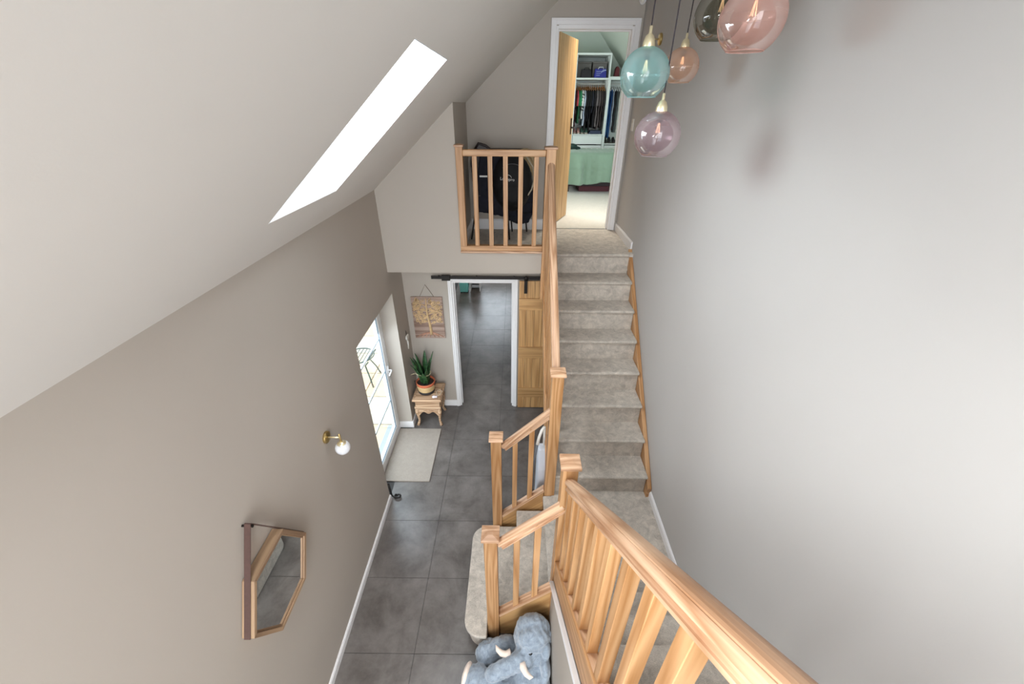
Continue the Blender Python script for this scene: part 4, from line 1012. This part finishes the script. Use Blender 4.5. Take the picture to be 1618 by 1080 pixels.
part('brim', MB().lathe([(.07, -.004), (.15, -.002), (.155, .002), (.15, .006), (.07, .004)], (.115, 4.90, ZT + .78), 30, 'y'), plain('straw', srgb(182, 160, 124), .85, noise=.1, nscale=160, bump=.4), ht, smooth=True)
part('crown', MB().lathe([(.085, .0), (.078, -.06), (.06, -.085), (0, -.09)], (.115, 4.90, ZT + .78), 30, 'y'), plain('straw_crown', srgb(176, 154, 118), .85, noise=.1, nscale=160, bump=.4), ht, smooth=True)

# ------------------------------------------------------------------ bedroom
BW = wall_mat('bedroom_wall_paint', srgb(196, 204, 192))
struct('floor_bedroom', MB().box((-1.0, YD + .03, ZT - .1), (3.6, 9.8, ZT)), CARPET2)
struct('trim_threshold', MB().box((CX0 + .014, YD + .022, ZT), (CX1 - .014, YD + .038, ZT + .004)), STEEL)
struct('wall_bedroom_end', MB().box((-1.0, 9.62, ZT - .1), (3.6, 9.74, 6.2)), BW)
m = MB().add([(3.0, YD + .11, 3.3), (1.55, YD + .11, 5.0), (1.55, 9.62, 5.0), (3.0, 9.62, 3.3), (3.0, YD + .11, 3.5), (1.55, YD + .11, 5.2), (1.55, 9.62, 5.2), (3.0, 9.62, 3.5)], [(0, 1, 2, 3), (7, 6, 5, 4), (0, 3, 7, 4), (1, 5, 6, 2)])
m.box((-1.0, YD + .11, 5.0), (1.56, 9.62, 5.2))
struct('ceiling_bedroom', m, BW)
struct('wall_bedroom_left', MB().box((-1.12, YD + .11, ZT - .1), (-1.0, 6.9, 5.1)).box((-1.12, 8.1, ZT - .1), (-1.0, 9.62, 5.1)).box((-1.12, 6.9, ZT - .1), (-1.0, 8.1, 3.2)).box((-1.12, 6.9, 4.4), (-1.0, 8.1, 5.1)), BW)
struct('wall_bedroom_right', MB().box((2.95, YD + .11, ZT - .1), (3.1, 9.62, 3.5)), BW)
# door leaf, open inwards
th = 0.40; hx, hy = 0.432, YD + .10; ux, uy = sin(th), cos(th)
dl = thing('door_leaf', (hx, hy, ZT + .008), 'oak cottage door standing open into the bedroom', 'door')
def dpt(t, off, z): return (hx + ux * t + uy * off, hy + uy * t - ux * off, z)
nb = 6; W_ = .715
for k in range(nb):
    a, b_ = W_ * k / nb + .0012, W_ * (k + 1) / nb - .0012
    p0 = dpt((a + b_) / 2, 0, ZT + .01); p1 = dpt((a + b_) / 2, 0, 4.395)
    board('plank', p0, p1, .036, b_ - a, OAKDOOR, dl, bevel=.003, up=(uy, -ux, 0) if False else (-ux, -uy, 0))
hd = MB().tube([dpt(W_ - .07, .02, 3.50), dpt(W_ - .07, .06, 3.50), dpt(W_ - .10, .065, 3.50), dpt(W_ - .17, .062, 3.50)], .009, 8)
part('handle', hd, IRON, dl, smooth=True)
part('latch_plate', MB().add([dpt(W_ - .09, .019, 3.42), dpt(W_ - .05, .019, 3.42), dpt(W_ - .05, .019, 3.60), dpt(W_ - .09, .019, 3.60), dpt(W_ - .09, .024, 3.42), dpt(W_ - .05, .024, 3.42), dpt(W_ - .05, .024, 3.60), dpt(W_ - .09, .024, 3.60)], [(0, 3, 2, 1), (4, 5, 6, 7), (0, 1, 5, 4), (1, 2, 6, 5), (2, 3, 7, 6), (3, 0, 4, 7)]), IRON, dl)
for z in (ZT + .25, ZT + 1.0, ZT + 1.78): part('hinge', MB().lathe([(.007, z), (.007, z + .09)], (hx - .01, hy, 0), 10), STEEL, dl)

# wardrobe bays
WY0, WY1 = 9.0, 9.58
WM = plain('white_melamine', srgb(226, 232, 226), .45)
DK = plain('dark_wardrobe_back', srgb(70, 66, 62), .7)
def wardrobe(x0, x1, label, ztop, drawers):
    t = thing('wardrobe', ((x0 + x1) / 2, 9.3, ZT), label, 'wardrobe', 'open wardrobe units along the bedroom wall')
    for x in (x0, x1 - .022): part('side_panel', MB().box((x, WY0, ZT), (x + .022, WY1, ztop)), WM, t, bevel=.002)
    part('top_panel', MB().box((x0 + .022, WY0, ztop - .03), (x1 - .022, WY1, ztop)), WM, t, bevel=.002)
    part('back_panel', MB().box((x0 + .022, WY1 - .01, ZT), (x1 - .022, WY1, ztop - .03)), WM, t)
    part('shelf', MB().box((x0 + .022, WY0 + .005, 4.150), (x1 - .022, WY1 - .01, 4.178)), WM, t, bevel=.002)
    part('shelf', MB().box((x0 + .022, WY0 + .005, 3.215 if drawers == 2 else 3.05), (x1 - .022, WY1 - .01, 3.235 if drawers == 2 else 3.07)), WM, t, bevel=.002)
    part('hanging_rail', MB().tube([(x0 + .022, 9.25, 4.09), (x1 - .022, 9.25, 4.09)], .011, 10), plain('pale_rail', srgb(214, 216, 208), .35), t, smooth=True)
    zs = ((3.055, 3.210), (2.88, 3.035), (2.70, 2.86), (2.50, 2.68)) if drawers == 2 else ((2.88, 3.035), (2.70, 2.86), (2.50, 2.68))
    for a, b_ in zs:
        part('drawer', MB().box((x0 + .03, WY0 + .01, a), (x1 - .03, WY0 + .03, b_)), WM, t, bevel=.002)
        part('drawer_box', MB().box((x0 + .04, WY0 + .03, a + .01), (x1 - .04, WY1 - .05, b_ - .02)), DK, t)
    return t
wardrobe(1.118, 1.768, 'white open wardrobe unit of T-shirts and shirts beside the oak door', 4.56, 2)
wardrobe(1.770, 2.42, 'white open wardrobe unit of jeans under the sloping ceiling', 3.98 + .22, 1)
wardrobe(0.466, 1.116, 'white open wardrobe unit mostly hidden behind the oak door', 4.56, 2)
# boxes and bags on the top shelf
def case(name, x0, x1, y0, z0, z1, mat, label, cat, d_=.35):
    t = thing(name, ((x0 + x1) / 2, y0 + d_ / 2, z0), label, cat)
    part('body', MB().box((x0, y0, z0), (x1, y0 + d_, z1 - .03)), mat, t, bevel=.01); part('lid', MB().box((x0 - .004, y0 - .004, z1 - .03), (x1 + .004, y0 + d_ + .004, z1)), mat, t, bevel=.006)
    return t
GRYB = plain('grey_felt', srgb(104, 100, 96), .9)
case('storage_box', 1.150, 1.425, 9.14, 4.178, 4.44, GRYB, 'grey fabric storage box on the top shelf behind the black bag', 'box', .38)
case('storage_box', 1.450, 1.72, 9.14, 4.178, 4.44, GRYB, 'grey fabric storage box on the top shelf behind the blue bag', 'box', .38)
def bag(x0, x1, z1, mat, hmat, label):
    t = thing('bag', ((x0 + x1) / 2, 9.07, 4.178), label, 'bag')
    part('body', MB().add([(x0, 9.02, 4.179), (x1, 9.02, 4.179), (x1, 9.13, 4.179), (x0, 9.13, 4.179), (x0 + .012, 9.05, z1), (x1 - .012, 9.05, z1), (x1 - .012, 9.11, z1), (x0 + .012, 9.11, z1)], [(0, 3, 2, 1), (0, 1, 5, 4), (1, 2, 6, 5), (2, 3, 7, 6), (3, 0, 4, 7), (4, 5, 6, 7)]), mat, t, bevel=.012)
    xm = (x0 + x1) / 2
    part('handle', MB().tube([(xm - .05, 9.05, z1 - .01), (xm - .035, 9.03, z1 + .02), (xm + .035, 9.03, z1 + .02), (xm + .05, 9.05, z1 - .01)], .006, 8), hmat, t, smooth=True)
    return t
bag(1.225, 1.425, 4.315, plain('black_bag_cloth', srgb(34, 32, 36), .7), BLK, 'black bag on the top wardrobe shelf, left of the blue bag')
bb = bag(1.475, 1.705, 4.325, plain('royal_blue_plastic', srgb(44, 48, 140), .5), plain('white_rope', srgb(210, 214, 220), .6), 'royal blue printed bag on the top wardrobe shelf')
prn = MB()
for k, (a, b_) in enumerate(((.03, .10), (.03, .12), (.03, .18))): prn.box((1.475 + a, 9.016, 4.215 + .03 * k), (1.475 + b_, 9.024, 4.221 + .03 * k))
prn.tube([(1.60, 9.030, 4.262), (1.63, 9.034, 4.292), (1.66, 9.036, 4.300), (1.69, 9.036, 4.298)], .008, 6)
part('printed_marks', prn, plain('pale_blue_print', srgb(170, 180, 220), .5), bb)
rb = part('red_bag', MB().prism([(1.86, 4.179), (1.955, 4.179), (1.95, 4.30), (1.93, 4.335), (1.90, 4.345), (1.875, 4.30)], 'y', 9.08, 9.2), plain('dark_red_cloth', srgb(96, 28, 34), .7), bevel=.01)
# the second unit is lower: stand the red bag on its top
rb.location.z += 0.022; tag(rb, 'dark red bag standing on the lower wardrobe unit under the slope', 'bag')
# clothes
def garment(x, w_, zb, col, label, sleeve=True, stripes=None, d0=9.05, d1=9.45, grp='clothes on the first hanging rail', jeans=False):
    t = thing('garment' if not jeans else 'trousers', (x, 9.25, 4.09), label, 'clothes', grp)
    hg = MB().tube([(x, 9.25, 4.045), (x, 9.25, 4.07), (x, 9.256, 4.103), (x, 9.244, 4.104)], .003, 6)
    hg.prism([(d0 + .05, 3.985), (9.25, 4.05), (d1 - .05, 3.985), (d1 - .05, 3.972), (9.25, 4.030), (d0 + .05, 3.972)], 'x', x - .006, x + .006)
    part('hanger', hg, plain('orange_wood_hanger', srgb(190, 122, 58), .5) if not jeans else WHITE, t)
    mt = plain('cloth', col, .9, noise=.15, nscale=18)
    m = MB(); n = 9; prof = []
    for k in range(n + 1):
        tt = k / n; z = 3.995 - (3.995 - zb) * tt
        sp = .5 if k == 0 else (.8 if k == 1 else 1)
        wob = .006 * sin(k * 1.7 + x * 90)
        prof.append((z, (d1 - d0) / 2 * (sp if not jeans else .55), w_ / 2 * (.5 + .5 * min(1, tt * 2.5)), wob))
    vs = []; seg = 14
    for (z, dy, dx, wob) in prof:
        for q in range(seg):
            a = 2 * pi * q / seg; vs.append((x + wob + dx * cos(a) * (1 + .25 * sin(a * 4 + z * 9)), 9.25 + dy * sin(a), z))
    fs = []
    for k in range(n):
        for q in range(seg):
            fs.append((k * seg + q, k * seg + (q + 1) % seg, (k + 1) * seg + (q + 1) % seg, (k + 1) * seg + q))
    fs.append(tuple(range(seg))); fs.append(tuple(range(n * seg, n * seg + seg))[::-1])
    m.add(vs, fs); part('cloth_body', m, mt, t, smooth=True)
    if sleeve:
        m = MB().tube([(x, d0 + .05, 3.97), (x + .004, d0 - .0, 3.86), (x - .002, d0 - .02, 3.72)], w_ * .42, 10)
        part('sleeve', m, mt, t, smooth=True)
    if stripes:
        sm_ = plain('stripe', stripes, .9)
        m = MB()
        for k in range(6): m.tube([(x - w_ * .45, d0 - .012 + .0, 3.92 - .052 * k), (x + w_ * .45, d0 - .012, 3.90 - .052 * k)], .010, 6)
        part('stripe', m, sm_, t, smooth=True)
    return t
gs = [(1.165, .045, 3.36, srgb(70, 22, 30), 'dark maroon'), (1.205, .035, 3.75, srgb(206, 74, 84), 'short coral red'), (1.235, .04, 3.42, srgb(48, 112, 78), 'dark green'), (1.265, .03, 3.72, srgb(64, 160, 110), 'short bright green'),
      (1.305, .05, 3.50, srgb(228, 226, 222), 'white and black striped'), (1.345, .035, 3.38, srgb(196, 206, 222), 'pale blue'), (1.382, .04, 3.30, srgb(30, 28, 30), 'plain black long'), (1.42, .04, 3.46, srgb(26, 26, 30), 'short black'),
      (1.458, .04, 3.30, srgb(24, 22, 24), 'black narrow'), (1.498, .04, 3.60, srgb(36, 38, 48), 'charcoal blue'), (1.538, .04, 3.34, srgb(28, 26, 30), 'black wide'), (1.585, .055, 3.36, srgb(104, 96, 96), 'taupe'), (1.632, .045, 3.32, srgb(86, 76, 76), 'brown-grey'), (1.675, .04, 3.36, srgb(60, 50, 48), 'dark brown'), (1.712, .035, 3.34, srgb(40, 34, 36), 'near-black')]
pos_words = ['beside the oak door', 'over the maroon one', 'next to the coral one', 'in front of the dark green one', 'after the greens', 'beyond the striped one', 'beyond the pale blue one', 'between two longer black ones', 'in the middle of the rail', 'shorter than its black neighbours', 'before the taupe one', 'beyond the black ones', 'beyond the taupe one', 'before the last one', 'last before the divider']
for (x, w_, zb, col, nm), ps in zip(gs, pos_words):
    garment(x, w_, zb, col, '%s garment on a wooden hanger, %s' % (nm, ps), stripes=srgb(26, 26, 28) if 'striped' in nm else None)
js = [(1.825, .05, 3.20, srgb(60, 104, 156), 'mid blue jeans beside the divider'), (1.875, .045, 3.16, srgb(40, 84, 140), 'darker blue jeans after the first pair'), (1.915, .03, 3.22, srgb(204, 212, 222), 'pale white-blue trousers beside the jeans'), (1.952, .035, 3.3, srgb(52, 48, 50), 'black trousers after the pale pair'), (1.99, .035, 3.26, srgb(96, 104, 104), 'grey trousers near the door frame'), (2.03, .035, 3.26, srgb(206, 206, 200), 'white trousers at the door frame')]
for (x, w_, zb, col, nm) in js:
    garment(x, w_, zb, col, nm, sleeve=False, grp='trousers on the second hanging rail', d0=9.02, d1=9.48, jeans=True)
# shoes under the clothes
def shoe(x, z, col, sole, label, grp):
    t = thing('shoe', (x, 9.1, z), label, 'shoe', grp)
    m = MB().ell((x, 9.13, z + .04), (.034, .10, .036), 16, 10); m.ell((x, 9.18, z + .06), (.032, .05, .05), 14, 8)
    part('upper', m, plain('shoe_upper', col, .6), t, smooth=True)
    part('sole', MB().ell((x, 9.13, z + .014), (.037, .115, .013), 16, 8), plain('shoe_sole', sole, .7), t, smooth=True)
sh = [(1.185, srgb(150, 110, 108), 'dusty pink'), (1.265, srgb(170, 128, 122), 'lighter pink'), (1.345, srgb(44, 72, 60), 'dark green'), (1.425, srgb(52, 80, 70), 'grey-green')]
for x, cl, nm in sh: shoe(x, 3.236, cl, srgb(220, 204, 190), nm + ' trainer with a pale sole on the wardrobe shelf', 'trainers under the first rail')
for x, nm in ((1.83, 'beside the divider'), (1.915, 'second from the divider'), (2.0, 'beside the door frame')): shoe(x, 3.071, srgb(40, 36, 38), srgb(90, 84, 80), 'dark shoe under the jeans, ' + nm, 'dark shoes under the jeans')
fd = part('folded_clothes', MB().box((1.48, 9.04, 3.236), (1.72, 9.3, 3.268)).box((1.50, 9.05, 3.269), (1.71, 9.28, 3.296)), plain('slate_blue_cloth', srgb(62, 70, 92), .9), bevel=.012)
tag(fd, 'folded slate blue clothes on the shelf under the dark garments', 'clothes')

# bed with green quilt
bd_ = thing('bed', (1.3, 8.2, ZT), 'low divan bed with white bedding, seen end-on through the bedroom doorway', 'bed')
part('base', MB().box((0.88, 7.56, ZT + .10), (2.7, 8.75, ZT + .34)), plain('dark_bed_base', srgb(54, 44, 46), .8), bd_, bevel=.01)
part('mattress', MB().box((0.86, 7.54, ZT + .34), (2.7, 8.76, ZT + .62)), plain('white_bedding', srgb(232, 230, 224), .9), bd_, bevel=.05, seg=4)
for x in (0.95, 2.6):
    for y in (7.62, 8.7): part('leg', MB().lathe([(.025, ZT), (.03, ZT + .10)], (x, y, 0), 12), DK, bd_)
def quilt_mat():
    m, nt, b = new_mat('sage_green_quilt'); L = nt.links.new
    b.inputs['Base Color'].default_value = srgb(132, 156, 134); b.inputs['Roughness'].default_value = .9; b.inputs['Sheen Weight'].default_value = .3
    return m
# draped quilt: top sheet and front drop as one surface, stitched in squares
q = MB(); nu, nv = 90, 60; x0, x1 = 0.845, 2.5
vs = []
def sm01(t): t = max(0, min(1, t)); return t * t * (3 - 2 * t)
for i in range(nu + 1):
    u = x0 + (x1 - x0) * i / nu
    for j in range(nv + 1):
        s = 1.15 * j / nv                     # arc length from the back of the top
        topd = .62; r = .05
        if s < topd: y = 8.14 - s; z = ZT + .642
        elif s < topd + .08: a = (s - topd) / .08 * pi / 2; y = 7.52 - .05 * sin(a); z = ZT + .642 - .05 * (1 - cos(a))
        else:
            dz = s - topd - .08; y = 7.47 - .05 * dz; z = ZT + .592 - dz
        drop = sm01((s - topd) / .3)
        y += -.030 * drop * sin(u * 17 + .6) - .018 * drop * sin(u * 31 + 2) - (.09 * drop * math.exp(-((u - 1.10) / .05) ** 2)) + .09 * drop * math.exp(-((u - 1.20) / .045) ** 2)
        # stitched squares
        a = abs(((u * 10) % 1) - .5) * 2; b_ = abs(((s * 10) % 1) - .5) * 2
        puff = .014 * (1 - max(a, b_) ** 6)
        if s < topd: z += puff
        else: y -= puff
        if u < .95: z -= .35 * (1 - (u - x0) / (.95 - x0)) ** 2 * (1 if s < topd else .2)
        zmin = ZT + .085 + .085 * sm01((u - 1.05) / .35)
        zmin += .02 * sin(u * 13)
        if s > topd + .08: z = max(z, zmin + (0))
        vs.append((u, y, z))
fs = [(i * (nv + 1) + j, (i + 1) * (nv + 1) + j, (i + 1) * (nv + 1) + j + 1, i * (nv + 1) + j + 1) for i in range(nu) for j in range(nv)]
q.add(vs, fs)
qo = part('quilt', q, quilt_mat(), smooth=True); sd = qo.modifiers.new('thick', 'SOLIDIFY'); sd.thickness = .008
tag(qo, 'sage green stitched quilt draped over the bed end', 'quilt')
ub = part('under_bed_box', MB().box((1.15, 7.62, ZT + .0), (1.7, 8.0, ZT + .095)), plain('maroon_box', srgb(84, 34, 40), .7), bevel=.01)
tag(ub, 'dark maroon box pushed under the bed', 'box')
dc = part('discarded_top', MB().ell((1.02, 8.0, ZT + .70), (.10, .12, .05)).ell((1.10, 8.0, ZT + .675), (.08, .08, .03)), plain('dark_green_cloth', srgb(36, 60, 56), .9), smooth=True)
tag(dc, 'crumpled dark green top lying on the bed', 'clothes')
ds_ = struct('ceiling_light_bedroom', MB().lathe([(.045, 4.994), (.045, 5.0)], (1.3, 6.8, 0), 24), WHITE)
bpy.context.view_layer.update()
